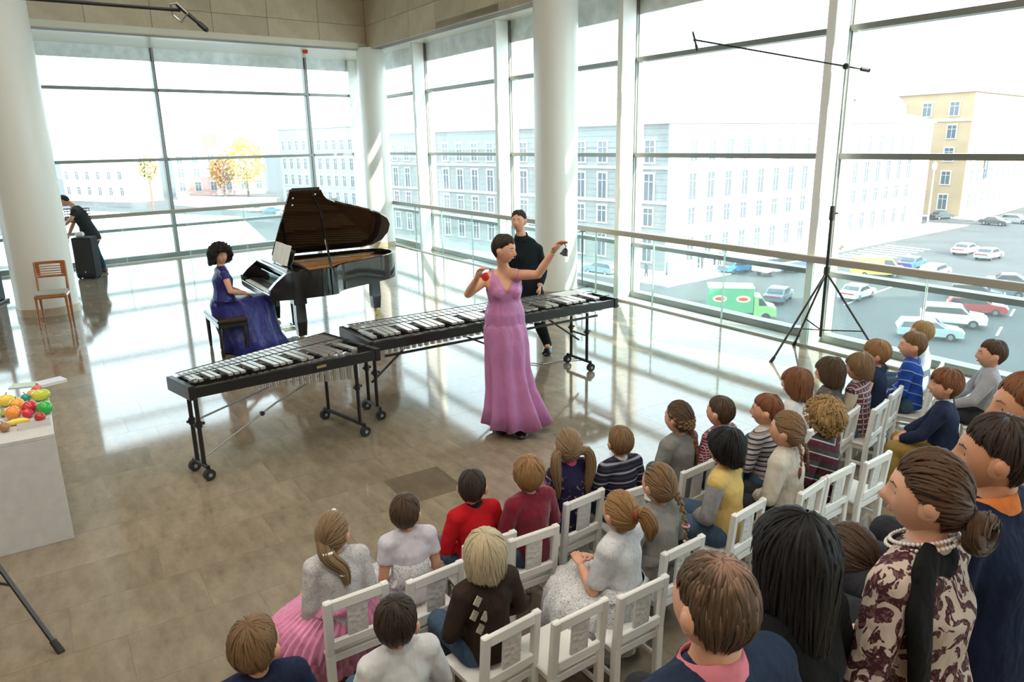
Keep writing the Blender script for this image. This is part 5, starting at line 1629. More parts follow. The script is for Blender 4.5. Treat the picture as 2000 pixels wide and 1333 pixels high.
def skirt_mesh(rings, n=40, folds=0, amp=.0, seed=0, ph=0):
    """rings: (center, rx, ry); folds grow towards the hem"""
    q = random.Random(seed); nz = _n1(q, 14)
    rows = []
    for i, (c, rx, ry) in enumerate(rings):
        f = i/(len(rings)-1); c = Vector(c)
        rows.append([c + Vector((math.cos(2*PI*j/n)*rx, math.sin(2*PI*j/n)*ry, 0))*(1 if not folds else 1 + amp*f**1.8*(math.cos(folds*2*PI*j/n + ph + .8*f) + .5*nz(2*PI*j/n)))
                     + Vector((0, 0, (amp*.12*f*math.cos(folds*2*PI*j/n) if folds else 0))) for j in range(n)])
    return rows
def build_skirt(t, rings, m, name='skirt', n=48, folds=9, amp=.08, seed=0, thick=.004):
    rows = skirt_mesh(rings, n, folds, amp, seed)
    o = MB().grid(rows, close_v=True).build(name, m, t, smooth=True)
    md = o.modifiers.new('thick', 'SOLIDIFY'); md.thickness = thick; md.offset = 0
    return o

M_shoe = mat('shoe_dark', (.02, .018, .018), .4); M_shoe_w = mat('shoe_white', (.62, .60, .57), .5); M_shoe_b = mat('shoe_brown', (.12, .06, .03), .5)
def person(label, loc, phi, J, D, top=None, top_m=None, sleeve=1.0, sleeve_m=None, bottom='trousers', bottom_m=None, shoe_m=None, skin=SK,
           hphi=0.0, hpitch=0.0, hroll=0.0, style='short', hair_m=None, seed=1, child=True, hands=True, curl=.5, collar=None, leg_to=1.06, th_k=1.0,
           top_bot=-.16, infl=.013, hole=0.0, hair_extra=None, hand_dirs=None, group=None, vox=None, top_end=1.0, shoe_dir=None, name='person', arm_bare=False):
    """hphi: head turn relative to the body (radians, left positive); everything in the person's own frame (+Y ahead)"""
    t = thing(name, label, 'person', loc, phi, group)
    vox = vox or D['vox']
    b = MB()
    add_torso(b, J, D)
    for s in 'lr':
        add_arm(b, J, D, s); add_leg(b, J, D, s)
        f = Vector(shoe_dir or (0, 1, 0)); an = J['an'+s]; b.tube([an+Vector((0, 0, .01)), an+f*D['foot']*.3+Vector((0, 0, -.02))], [D['leg'][2], D['leg'][2]*.7], 8)
    M4 = Matrix.Translation(J['hd']) @ Matrix.Rotation(hphi, 4, 'Z') @ Matrix.Rotation(hpitch, 4, 'X') @ Matrix.Rotation(hroll, 4, 'Y')
    nk = J['nk']; hb = M4 @ Vector((0, -.22*D['hl'], -.55*D['hh']))
    b.tube([nk-Vector((0, 0, .03)), lerp(nk, hb, .4), hb], [D['nr']*1.3, D['nr'], D['nr']*1.02], 14)
    me = remesh(b, vox, 3)
    vs = [tuple(v.co) for v in me.vertices]; fs = [tuple(p.vertices) for p in me.polygons]
    bpy.data.meshes.remove(me)
    B = MB(); B.v, B.f = vs, fs
    P = add_head(B, D, M4, child)
    if hands:
        for s, sg in (('l', -1), ('r', 1)):
            d = (J['wr'+s]-J['el'+s]).normalized(); nr = Vector((-sg*.35, .1, -1)); th_s = 1 if s == 'l' else -1
            if hand_dirs and s in hand_dirs: d, nr = Vector(hand_dirs[s][0]), Vector(hand_dirs[s][1])
            add_hand(B, J['wr'+s]+d*.005, d, nr, D['hand'], curl, th_s)
    B.build('body', skin, t, smooth=True)
    add_face(t, P, D, M4, hair_m)
    # clothes
    if top_m is not None:
        c = MB(); add_torso(c, J, D, infl, top=top_end, bot=top_bot)
        if sleeve > 0 and sleeve_m is None:
            for s in 'lr': add_arm(c, J, D, s, infl*.85, sleeve)
        mesh_obj(remesh(c, vox*.92, 3), top or 'shirt', top_m, t)
        if sleeve > 0 and sleeve_m is not None:
            for s in 'lr':
                c = MB(); add_arm(c, J, D, s, infl*.8, sleeve); mesh_obj(remesh(c, vox*.92, 2), 'sleeve', sleeve_m, t)
    if bottom == 'trousers':
        c = MB()
        c.tube([J['pel']+Vector((0, 0, -.02)), J['pel']+(J['nk']-J['pel'])*.16], [(D['tor'][0][0]+.008, D['tor'][0][1]+.008)]*2, 16, up=(0, 1, 0))
        for s in 'lr': add_leg(c, J, D, s, .009, leg_to)
        mesh_obj(remesh(c, vox*.95, 3), 'trousers', bottom_m, t)
    for s in 'lr':
        if shoe_m is not None: add_shoe(t, J, D, s, shoe_m, shoe_dir or (0, 1, 0))
    if collar is not None:
        nr = D['nr']
        up = (J['nk']-J['pel']).normalized()
        rows = []
        for (h, k) in ((-.012, 1.62), (.004, 1.50), (.022, 1.30), (.020, 1.22), (-.005, 1.35)):
            sc_ = D['nr']/.034
            rows.append([J['nk'] + Vector((0, .004, 0)) + up*(h*sc_) + Vector((math.cos(a)*nr*k, math.sin(a)*nr*k*.95, -.012*math.sin(a)*sc_)) for a in [2*PI*j/24 for j in range(24)]])
        MB().grid(rows, close_v=True).build('collar', collar, t, smooth=True)
    if style:
        add_hair(t, D, M4, style, hair_m, seed, th_k, hole=hole, extra=hair_extra)
    return t, M4
HB = hair_mat
H_brown = HB('hair_brown', (.085, .048, .026)); H_dkbrown = HB('hair_darkbrown', (.040, .024, .016)); H_lt = HB('hair_lightbrown', (.22, .125, .058))
H_blond = HB('hair_blond', (.42, .26, .105)); H_plat = HB('hair_platinum', (.60, .49, .32)); H_red = HB('hair_auburn', (.22, .085, .035)); H_black = HB('hair_black', (.012, .010, .010), .32)
H_dirty = HB('hair_darkblond', (.26, .165, .085)); H_honey = HB('hair_honey', (.32, .17, .065))
# ------------------------------------------------------------------ the audience
GAZE = Vector((0.02, 6.05, 1.3))
SEATZ = .290
def wrap(a): return (a+PI) % (2*PI)-PI
NVY = cloth('cloth_navy', (.020, .028, .065)); WH = cloth('cloth_white', (.66, .66, .67)); DENIM = cloth('cloth_denim', (.065, .11, .17)); GREY = cloth('cloth_grey', (.22, .215, .205))
DKT = cloth('cloth_charcoal', (.03, .03, .035)); KHA = cloth('cloth_khaki', (.30, .20, .06)); CREAM = cloth('cloth_cream', (.55, .47, .36))
WSP = cloth('cloth_white_sparkle', (.62, .60, .60), 'speckle', (.28, .26, .28), (.80, .78, .80), 2.0); SILV = cloth('cloth_silver_lace', (.62, .62, .63), 'speckle', (.22, .23, .24), (.85, .85, .87), 1.3)
kids = {}
def kid(key, label, px, py, hair_m, style, top_m, k=1.0, zh=None, phi=None, hphi=None, seat=SEATZ, lean=.06, arms='lap', side=0.0, **kw):
    D = scaled(CH, k)
    J = sit_pose(D, seat, lean, arms, side=side)
    hz = J['hd'].z
    h = at(px, py, hz)
    ph = math.radians(36) if phi is None else math.radians(phi)
    R = Matrix.Rotation(ph, 3, 'Z')
    off = R @ Vector((J['hd'].x, J['hd'].y, 0))
    loc = Vector((h.x-off.x, h.y-off.y, 0))
    if hphi is None:
        g = math.atan2(-(GAZE.x-h.x), GAZE.y-h.y); hp = wrap(g-ph)
    else: hp = wrap(math.radians(hphi)-ph)
    hp = max(-1.35, min(1.35, hp))
    kw.setdefault('bottom_m', DENIM); kw.setdefault('shoe_m', M_shoe)
    t, M4 = person(label, loc, ph, J, D, top_m=top_m, hair_m=hair_m, style=style, hphi=hp, hpitch=kw.pop('hpitch', .02), seed=sum(map(ord, key))*7+len(key), **kw)
    kids[key] = (t, M4, J, D, loc, ph)
    return t, M4, J, D
def seat_rings(J, D, w=1.0, drop=.12, front=.30, back=-.10):
    s = D['hw']/.069; p = J['pel']; z = p.z
    return [((0, p.y, z+.10*s), .100*s, .088*s), ((0, p.y+.01, z+.055*s), .118*s*w, .104*s), ((0, p.y+.09*s, z+.050*s), .150*s*w, .165*s), ((0, p.y+.13*s, z+.025*s), .185*s*w, .205*s),
            ((0, p.y+.15*s, z-.04*s), .205*s*w, .210*s), ((0, p.y+.16*s, z-.06*s-drop), .215*s*w, .222*s)]
# ---- front row, left to right
kid('boyA', 'fair brown-haired boy in navy at the bottom left corner', 500, 1262, H_lt, 'short', NVY, 1.06, phi=30, hphi=-8, hpitch=.12, lean=.0)
t, M4, J, D = kid('tutu', 'girl in sparkling white cardigan and pink tulle skirt', 655, 1046, H_dirty, 'pulled', WSP, 0.97, phi=30, bottom=None, arms='side')
hd = J['hd']; bk = M4 @ Vector((0, -D['hl']*.95, -.35*D['hh']))
bundle(t, [bk+Vector((0, .03, .02)), bk+Vector((0, -.025, -.03)), J['nk']+Vector((.0, -.10, -.03)), J['nk']+Vector((.01, -.115, -.10))], [.034, .030, .022, .010], H_dirty, 5)
hair_tie(t, bk+Vector((0, -.018, -.015)), (0, -.3, -1), .026, M_paper); hair_tie(t, J['nk']+Vector((0, -.105, -.05)), (0, 0, -1), .018, M_paper)
MB().ball(M4 @ Vector((0, .02, D['hh']*1.08)), (.012, .008, .010), 8, 6).build('hair_clip', M_paper, t)
TUL = cloth('cloth_pink_tulle', (.86, .33, .55), rough=.9, wr=.9, sheen=.3)
for k, (w, zd, am, fo) in enumerate(((1.20, .15, .075, 41), (1.14, .19, .07, 35), (1.06, .23, .06, 29))):
    r = seat_rings(J, D, w); z = J['pel'].z; y = J['pel'].y
    r = r[:3] + [((-.03, y+.10, z-.02), .205*w, .165*w), ((-.04, y+.12, z-.06), .225*w, .18*w), ((-.05, y+.14, z-zd*.7), .240*w, .195*w), ((-.06, y+.15, z-zd-.03*k), .245*w, .20*w)]
    build_skirt(t, r, TUL, 'tulle_skirt', 220, fo, am, k, .002)
t, M4, J, D = kid('whitegirl', 'small dark-haired girl in white short-sleeved dress with silver skirt', 793, 1003, H_brown, 'short', cloth('cloth_lilac_white', (.66, .63, .70)), 0.92, phi=24, sleeve=.3, bottom=None, arms='side', th_k=1.1)
build_skirt(t, [((0, J['pel'].y, J['pel'].z+.17), .094, .080)] + seat_rings(J, D, 1.16, .12), SILV, 'skirt', 90, 13, .06, 3)
kid('red', 'dark-haired boy in bright red sweater', 923, 953, H_dkbrown, 'crop', cloth('cloth_red', (.50, .012, .018)), 0.95, phi=30, collar=cloth('cloth_black_trim', (.02, .015, .02)), arms='lap', th_k=1.2)
t, M4, J, D = kid('maroon', 'blond child in maroon velvet top', 1053, 924, H_honey, 'mop', cloth('cloth_maroon', (.20, .012, .03), sheen=.3), 0.99, phi=34, th_k=.9)
t, M4, J, D = kid('pigtail', 'girl with two long pigtails, pink collar and flowered navy dress', 1122, 872, H_dirty, 'pulled', cloth('cloth_floral_navy', (.022, .02, .06), 'floral', (.12, .04, .16), (.55, .35, .06), 1.6), 1, phi=34, hphi=10, bottom_m=NVY, collar=cloth('cloth_pink', (.75, .10, .28)))
for s in (-1, 1):
    e = M4 @ Vector((s*D['hw']*.92, -D['hl']*.45, -.02)); n_ = J['nk']
    bundle(t, [e - Vector((s*.02, 0, 0)), e+Vector((s*.035, -.02, .0)), e+Vector((s*.050, -.035, -.09)), e+Vector((s*.035, -.03, -.19)), e+Vector((s*.03, -.03, -.26))], [.020, .026, .028, .022, .006], H_dirty, 11+s)
    hair_tie(t, e+Vector((s*.012, -.005, 0)), (s, 0, 0), .020, mat('tie_teal', (.05, .35, .38), .6))
kid('navystripe', 'sandy-haired boy in navy sweater with thin pale stripes', 1211, 865, H_lt, 'crop', cloth('cloth_navy_stripe', (.022, .022, .040), 'stripe', (.045, .045, .07), (.30, .30, .34), .8), 0.96, phi=28, collar=WH, th_k=1.3)
t, M4, J, D = kid('greybraid', 'girl in grey with braids wound round her head', 1333, 820, H_brown, 'pulled', GREY, 1.04, phi=40, hphi=45)
for k in range(2):
    pts = [M4 @ Vector((math.sin(a)*D['hw']*1.08, math.cos(a)*D['hl']*1.02-.01, D['hh']*(.30-.28*k)+.03*math.cos(a))) for a in [PI*(.30+.2*i) for i in range(8)]]
    braid(t, pts, .020, H_lt, 31+k, tuft=False, knots=11)
e = J['nk']+Vector((.07, -.045, .01)); braid(t, [M4 @ Vector((.04, -D['hl']*.9, -.05)), e, e+Vector((.035, -.02, -.10)), e+Vector((.045, -.02, -.17))], .022, H_red, 35)
kid('redplaid', 'brown-haired boy in red checked shirt beside the girl with wound braids', 1406, 806, H_brown, 'short', cloth('cloth_red_check', (.30, .03, .06), 'plaid', (.55, .45, .47), (.05, .02, .06), .35), 1, phi=40, hphi=45)
kid('stripes', 'auburn boy in navy and white striped jumper', 1497, 803, H_red, 'short', cloth('cloth_sailor', (.55, .50, .45), 'stripe', (.035, .045, .11), (.30, .25, .22), 1.0), 1.04, phi=42, hphi=64)
kid('bobwhite', 'girl with reddish bob in white blouse', 1556, 750, H_red, 'bob', WH, 1.05, phi=44, hphi=62)
kid('tweed', 'child with brown bob in a tweed top', 1621, 727, H_brown, 'bob', cloth('cloth_tweed', (.12, .10, .085), 'speckle', (.30, .26, .22), (.03, .03, .03), 1.4), 1.05, phi=46, hphi=66, th_k=.9)
kid('argyle', 'boy with light brown fringe in chequered knitted vest', 1678, 718, H_lt, 'bowl', cloth('cloth_argyle', (.16, .05, .07), 'plaid', (.46, .40, .38), (.03, .02, .05), .8), 1.04, phi=46, hphi=66, sleeve_m=CREAM, th_k=.8)
kid('navygirl', 'girl with wavy auburn hair in sleeveless navy dress', 1711, 692, H_honey, 'mop', NVY, 1.06, phi=48, hphi=70, sleeve=0)
kid('bluesweater', 'fair boy in bright blue sweater', 1782, 676, H_lt, 'short', cloth('cloth_royal', (.020, .07, .36), 'chevron', (.025, .08, .40), (.30, .38, .55)), 1.08, phi=52, hphi=70)
kid('behindblue', 'very fair boy in pale shirt half hidden behind the blue sweater', 1799, 652, H_blond, 'short', cloth('cloth_paleblue', (.52, .60, .66)), 1.05, phi=52, hphi=66)
kid('greyshirt', 'dark-haired boy in grey striped shirt by the window', 1936, 693, H_brown, 'short', cloth('cloth_shirt_grey', (.38, .38, .42), 'stripe', (.44, .44, .48), None, .25), 1.1, phi=62, hphi=72, arms='knees', lean=.08, bottom_m=DKT)
# ---- second row
kid('whiteboy', 'dark-haired boy in white shirt at the bottom edge of the audience', 776, 1218, H_dkbrown, 'crop', WH, 1.01, phi=30, hphi=-6, lean=-.04, th_k=1.4, collar=WH)
t, M4, J, D = kid('platinum', 'platinum blond child in dark brown shirt with pale diamonds', 948, 1083, H_plat, 'bowl', cloth('cloth_chocolate', (.040, .026, .020)), 1.02, phi=34, hphi=0, lean=-.02)
for k, (x, z) in enumerate(((-.080, .315), (-.095, .245), (-.052, .225), (-.072, .165))):
    p = J['pel'] + (J['nk']-J['pel']).normalized()*(z*D['torso']/.33*.9)
    MB().box(p + Vector((x*1.1, -D['tor'][2][1]-.0145+abs(x)*.24, 0)), (.040, .006, .040), rot=Matrix.Rotation(.30, 3, 'Z') @ Matrix.Rotation(PI/4, 3, 'Y')).build('diamond_patch', cloth('cloth_patch', (.42, .37, .29), 'speckle', (.2, .17, .12), None, 1.5), t)
t, M4, J, D = kid('ponytail', 'girl with fair ponytail in white and silver puffed dress', 1210, 1002, H_honey, 'pulled', cloth('cloth_white_lace', (.66, .66, .68), 'speckle', (.50, .52, .58), None, .9), 1.01, phi=50, hphi=34, sleeve=.42, bottom=None,
    arms={'l': ((-.15, .06, .44), (-.06, .20, .50)), 'r': ((.15, .08, .44), (.03, .20, .49))}, infl=.018)
e = M4 @ Vector((.02, -D['hl']*1.0, .25*D['hh']))
bundle(t, [e+Vector((0, .03, 0)), e+Vector((.01, -.03, .01)), e+Vector((.02, -.065, -.05)), e+Vector((.03, -.06, -.13))], [.020, .030, .034, .008], H_honey, 21); hair_tie(t, e+Vector((0, -.012, .005)), (0, -1, .1), .022, mat('tie_red', (.45, .05, .06), .6))
build_skirt(t, [(c, rx*1.2, ry*1.12) for c, rx, ry in seat_rings(J, D, 1.1, .20)], SILV, 'skirt', 100, 15, .06, 5)
t, M4, J, D = kid('longbraid', 'girl in grey-brown dress with one long braid down her back', 1286, 947, H_lt, 'pulled', cloth('cloth_taupe', (.27, .255, .235)), 1.04, phi=36, hphi=32, bottom=None)
e = M4 @ Vector((.035, -D['hl']*.85, -.01)); n_ = J['nk']
braid(t, [M4 @ Vector((.02, -D['hl']*.8, .55*D['hh'])), e, n_+Vector((.07, -.085, .02)), n_+Vector((.085, -.11, -.10)), n_+Vector((.09, -.11, -.22))], .021, H_lt, 41, knots=10)
hair_tie(t, n_+Vector((.085, -.11, -.10)), (0, 0, -1), .017, mat('tie_pink', (.7, .3, .35), .6))
build_skirt(t, seat_rings(J, D, 1.0, .12), cloth('cloth_taupe', (.27, .255, .235)), 'skirt', 60, 8, .05, 6)
kid('yellowvest', 'black-haired boy in yellow vest over grey sleeves', 1424, 876, H_black, 'bowl', cloth('cloth_yellow', (.66, .46, .16)), 1.1, phi=52, hphi=52, sleeve_m=cloth('cloth_heather', (.27, .26, .27)), skin=SK2, arms='lap', th_k=.85)
t, M4, J, D = kids['yellowvest'][:4]
MB().ball(J['pel']+(J['nk']-J['pel'])*.5+Vector((-.055, D['tor'][2][1]*.80, 0)), (.042, .022, .075), 12, 9, rot=Matrix.Rotation(.45, 3, 'Z')).build('red_panel', cloth('cloth_redorange', (.60, .06, .02)), t, smooth=True)
t, M4, J, D = kid('blouse', 'girl with two thin plaits in cream blouse', 1537, 842, H_lt, 'pulled', cloth('cloth_ivory', (.60, .55, .47)), 1.10, phi=50, hphi=52, infl=.020, bottom_m=DKT)
for s in (-1, 1):
    e = M4 @ Vector((s*.03, -D['hl']*.85, -.45*D['hh'])); braid(t, [e, e+Vector((s*.02, -.03, -.06)), e+Vector((s*.035, -.035, -.13))], .016, H_red, 51+s, knots=5)
kid('curly', 'child with curly blond hair in striped maroon and grey sweater', 1622, 814, H_blond, 'curly', cloth('cloth_zigzag', (.085, .022, .035), 'chevron', (.055, .06, .062), (.50, .47, .45)), 1.08, phi=44, hphi=40, bottom_m=DKT)
kid('rednavy', 'red-haired boy in navy sweater and mustard trousers', 1846, 753, H_red, 'mop', NVY, 1.09, phi=54, hphi=72, arms='knees', lean=.10, bottom_m=KHA, collar=WH)
t, M4, J, D = kid('tinygirl', 'little girl in black with pink-tied ponytail between the grown-ups', 1658, 1082, H_brown, 'pulled', DKT, 1.18, phi=38, hphi=36, bottom_m=DKT)
e = M4 @ Vector((.02, -D['hl']*1.0, -.15*D['hh']))
bundle(t, [e+Vector((0, .03, 0)), e+Vector((.01, -.03, -.01)), e+Vector((.02, -.05, -.06)), e+Vector((.02, -.05, -.12))], [.020, .026, .026, .008], H_brown, 61); hair_tie(t, e+Vector((0, -.012, 0)), (0, -1, -.2), .022, mat('tie_rose', (.7, .2, .3), .6))
# ---- chairs: under each child, plus the two empty ones
for k_, fw, sw in (('tutu', .025, 0), ('pigtail', .02, -.03), ('greybraid', .03, 0), ('yellowvest', .02, 0), ('curly', .015, -.05), ('maroon', .01, -.06)):
    o_ = kids[k_][0]; ph_ = kids[k_][5]; o_.location += Vector((-math.sin(ph_), math.cos(ph_), 0))*fw + Vector((math.cos(ph_), math.sin(ph_), 0))*sw
def chair_under(key, label, back=.0, sidew=0.0, ang=None):
    t, M4, J, D, loc, ph = kids[key]
    th = ph if ang is None else math.radians(ang)
    f = Vector((-math.sin(th), math.cos(th), 0)); r = Vector((math.cos(th), math.sin(th), 0))
    kid_chair_at(label, loc + f*(-.0+back) + r*sidew, th)
kid_chair('white chair under the girl in the pink tulle skirt', (640, 1178), (742, 1138), ang=33, back=0.025)
kid_chair('white chair under the girl with the silver skirt, touching the brown shirt', (808, 1140), (893, 1102), ang=36)
chair_under('red', 'white chair under the boy in the red sweater')
kid_chair('white chair under the child in maroon velvet', (998, 1060), (1088, 1030), ang=31)
kid_chair('white chair under the girl with two pigtails', (1106, 985), (1168, 957), ang=38, back=0.02)
chair_under('navystripe', 'white chair under the boy in thin navy stripes')
kid_chair('white chair under the girl with wound braids', (1326, 925), (1386, 897), ang=38, back=0.03)
for k_, lb in (('redplaid', 'white chair under the boy in the red checked shirt'), ('stripes', 'white chair under the boy in the striped jumper'), ('bobwhite', 'white chair under the girl with the reddish bob'),
               ('tweed', 'white chair under the child in tweed'), ('argyle', 'white chair under the boy in the chequered vest'), ('navygirl', 'white chair under the girl in the navy dress'),
               ('bluesweater', 'white chair under the boy in bright blue'), ('greyshirt', 'white chair under the boy in the grey shirt by the window'), ('rednavy', 'white chair under the boy in mustard trousers'),
               ('behindblue', 'white chair hidden behind the boy in bright blue'), ('boyA', 'white chair under the boy at the bottom left corner'), ('whiteboy', 'white chair under the boy in the white shirt'), ('tinygirl', 'white chair under the little girl in black')):
    chair_under(k_, lb)
kid_chair('white chair behind the child in the brown shirt', (952, 1250), (1047, 1200), ang=38)
kid_chair('empty white chair at the bottom between the brown shirt and the silver dress', (1083, 1222), (1185, 1175), ang=35)
kid_chair('white chair under the girl in the white and silver puffed dress', (1212, 1170), (1302, 1130), ang=34)
chair_under('longbraid', 'white chair under the girl with the long braid')
kid_chair('white chair under the boy in the yellow vest', (1416, 1012), (1498, 972), ang=40, back=0.02)
chair_under('blouse', 'white chair under the girl in the cream blouse', ang=42)
kid_chair('white chair under the child with curly blond hair', (1607, 935), (1676, 910), ang=36)
kid_chair('empty white chair left of the woman with pearls', (1675, 912), (1755, 882), ang=36)
# ---- step and grown-ups in the foreground
STEPZ = .72
def stand_pose(D, arms='side'):
    J = {}
    hz = D['th']+D['sn']+.05*D['foot']/.155
    J['pel'] = Vector((0, 0, hz+.02)); J['nk'] = J['pel']+Vector((0, .01, D['torso'])); J['hd'] = J['nk']+Vector((0, .015, D['neck']))
    for s, n_ in ((-1, 'l'), (1, 'r')):
        J['sh'+n_] = J['nk']+Vector((s*D['sh'], 0, -.13*D['torso'])); J['hp'+n_] = J['pel']+Vector((s*D['hip'], 0, -.02))
        J['kn'+n_] = J['hp'+n_]+Vector((0, .01, -D['th'])); J['an'+n_] = Vector((J['kn'+n_].x, 0, .055*D['foot']/.155))
        J['el'+n_] = J['sh'+n_]+Vector((s*.18, -.02, -1)).normalized()*D['up']; J['wr'+n_] = J['el'+n_]+Vector((s*.02, .35, -.9)).normalized()*D['fo']
    return J
SUIT = cloth('cloth_suit_navy', (.020, .032, .062), wr=.4); SUIT2 = cloth('cloth_suit_midnight', (.010, .016, .042), wr=.4); BLK = cloth('cloth_black', (.008, .008, .008), wr=.5)
def adult(label, px, py, D, phi, hphi, hair_m, style, top_m, seat=STEPZ, lean=.05, arms='wide', zadj=0.0, **kw):
    J = sit_pose(D, seat, lean, arms, feet_z=.0 if seat < .6 else STEPZ-.42)
    h = at(px, py, J['hd'].z+zadj); ph = math.radians(phi); R = Matrix.Rotation(ph, 3, 'Z')
    off = R @ Vector((J['hd'].x, J['hd'].y, 0)); loc = Vector((h.x-off.x, h.y-off.y, 0))
    kw.setdefault('shoe_m', M_shoe); kw.setdefault('bottom_m', DKT)
    t, M4 = person(label, loc, ph, J, D, top_m=top_m, hair_m=hair_m, style=style, hphi=wrap(math.radians(hphi)-ph), child=False, **kw)
    return t, M4, J, loc
aA = adult('man with thinning brown hair in blue suit and pink shirt', 1393, 1185, scaled(AD, 1.0), 30, 28, HB('hair_thinning', (.095, .055, .030), .45, (.34, .19, .13)), 'short', SUIT, top='jacket', collar=cloth('cloth_pink_shirt', (.70, .22, .28)), seed=201, hpitch=-.02, th_k=.8, infl=.02)
aB = adult('woman with long black hair and black top', 1553, 1085, scaled(AF, 1.0), 34, 38, H_black, 'long', BLK, seed=202, th_k=1.0)
t, M4, J, loc = aD = adult('woman with pearl necklace, low bun and paisley blouse', 1812, 968, scaled(AF, 1.08), 36, 60, HB('hair_chestnut', (.090, .043, .020)), 'pulled', cloth('cloth_paisley', (.50, .40, .34), 'paisley', (.055, .018, .022), (.13, .07, .07), 1.7), top='blouse', seed=203, th_k=1.3, infl=.018)
Dd = scaled(AF, 1.08)
e = M4 @ Vector((0, -Dd['hl']*1.02, -.62*Dd['hh']))
q = random.Random(4)
for k in range(7):
    a = k*.9; pts = [e + Vector((.045*math.cos(a+f*1.6), -.02-.03*f, .040*math.sin(a+f*1.6))) for f in (0, .4, .8, 1.2)]
    bundle(t, pts, [.016, .022, .022, .012], MATS['hair_chestnut'], 70+k, 'hair_bun', n=10, locks=8)
hair_tie(t, e+Vector((0, .0, .05)), (0, -1, .6), .030, mat('tie_black', (.01, .01, .01), .6))
pe = MB()
for r_, zz in ((1.55, .012), (1.72, -.004)):
    for k in range(44):
        a = 2*PI*k/44; pe.ball(J['nk'] + Vector((math.cos(a)*Dd['nr']*r_, math.sin(a)*Dd['nr']*r_*1.05+.006, zz+.012-.03*math.sin(a))), .0062, 8, 5)
o = pe.build('pearl_necklace', mat('pearl', (.72, .64, .60), .15, spec=.7), t, smooth=True); o['kind'] = 'stuff'
yk = MB(); p0, n0 = J['pel'], J['nk']; qf = lambda f: lerp(p0, n0, f)
T3 = Dd['tor'][3]
yk.tube([qf(.86), qf(.94), qf(1.0)], [(T3[0]*.55, T3[1]+.010), (T3[0]*.60+.02, T3[1]*.9+.018), (Dd['nr']*1.6+.02, Dd['nr']*1.5+.012)], 20, up=(0, 1, 0))
yk.tube([qf(.98)+Vector((-.05, -.045, .03)), qf(.93)+Vector((-.11, -.055, .025)), qf(.80)+Vector((-.165, -.075, 0)), qf(.60)+Vector((-.165, -.085, 0)), qf(.35)+Vector((-.150, -.085, 0))], [(.052, .024), (.060, .028), (.060, .030), (.052, .026), (.046, .022)], 12, up=(0, 1, 0))
mesh_obj(remesh(yk, .014, 3), 'black_yoke', BLK, t)
aE = adult('man with dark hair, orange collar and midnight blue suit', 1942, 892, scaled(AD, 1.04), 36, 62, H_dkbrown, 'short', SUIT2, top='jacket', collar=cloth('cloth_orange_shirt', (.72, .22, .06)), seed=204, infl=.02, th_k=1.2, skin=SK2)
aZ = adult('person cut by the right edge behind the man with the orange collar', 2003, 800, scaled(AF, 1.12), 40, 74, H_red, 'short', GREY, seed=205, skin=SK2)
# the stepped seat they sit on
step = thing('seating_step', 'beige stepped bench under the grown-ups in the bottom right corner', 'bench', (0, 0, 0))
sA, sE = aA[3], aZ[3]
NRv, FW = Vector((.8393, .5436, 0)), Vector((-.5436, .8393, 0))
fr_ = max((l - aA[3]).dot(FW) for l in (aA[3], aB[3], aD[3], aE[3])) + .24
a0 = aA[3] - NRv*.10
mk = lambda u, w: (a0.x + NRv.x*u + FW.x*w, a0.y + NRv.y*u + FW.y*w)
MB().prism([mk(0, -.55), mk(2.6, -.55), mk(2.6, fr_), mk(0, fr_)], 0, STEPZ-.001).build('upper_tread', M_step, step)
MB().prism([mk(0, fr_), mk(2.6, fr_), mk(2.6, fr_+.40), mk(0, fr_+.40)], 0, STEPZ-.425).build('lower_tread', M_step, step)

# ------------------------------------------------------------------ performers
def world_pose(loc, phi, W):
    R = Matrix.Rotation(-phi, 3, 'Z'); L0 = Vector(loc)
    return {k: R @ (Vector(p)-L0) for k, p in W.items()}
# woman in mauve
phi = math.radians(-166); g0 = at(1000, 846); LY = g0.y
D = scaled(AF, 1.02)
W = dict(hd=atY(985, 488, LY-.04), nk=atY(984, 527, LY+.03), pel=atY(986, 628, LY+.05), shr=atY(955, 541, LY+.05), shl=atY(1011, 537, LY-.02), elr=atY(914, 575, LY-.10), wrr=atY(931, 545, LY-.26),
         ell=atY(1051, 537, LY-.14), wrl=atY(1080, 492, LY-.22))
loc = Vector((g0.x-.03, LY+.05, 0)); J = world_pose(loc, phi, W)
for s, sg in (('l', -1), ('r', 1)):
    J['hp'+s] = J['pel']+Vector((sg*.085, 0, -.03)); J['an'+s] = Vector((sg*.07, .06 if s == 'l' else -.10, .085)); J['kn'+s] = (J['hp'+s]+J['an'+s])/2+Vector((0, .04, .03))
R_ = Matrix.Rotation(-phi, 3, 'Z')
hdl = R_ @ Vector((.55, -.1, .75)); hdr = R_ @ Vector((.35, -.25, .80))
MAUVE = cloth('cloth_mauve_satin', (.52, .20, .42), rough=.38, wr=.25)
t, M4 = person('woman in long mauve satin dress holding up a small bell', loc, phi, J, D, top_m=None, bottom=None, hair_m=H_dkbrown, style='short', hphi=wrap(math.radians(-116)-phi), hpitch=-.12, child=False, seed=301, shoe_m=M_shoe, curl=.75, th_k=1.25,
               hand_dirs={'l': (hdl, R_ @ Vector((.5, -.6, -.5))), 'r': (hdr, R_ @ Vector((.6, -.6, -.4)))}, skin=SK, vox=.012)
c = MB(); p0, n0 = J['pel'], J['nk']; qf = lambda f: lerp(p0, n0, f); T = D['tor']
add_torso(c, J, D, .011, top=.9, bot=-.12)
for s, sg in (('l', -1), ('r', 1)):
    c.ball(qf(.60)+Vector((sg*.066, .082, 0)), (.062, .055, .062), 12, 9)
me = remesh(c, .011, 3)
vv = np.array([v.co[:] for v in me.vertices]); ff = [tuple(p.vertices) for p in me.polygons]; bpy.data.meshes.remove(me)
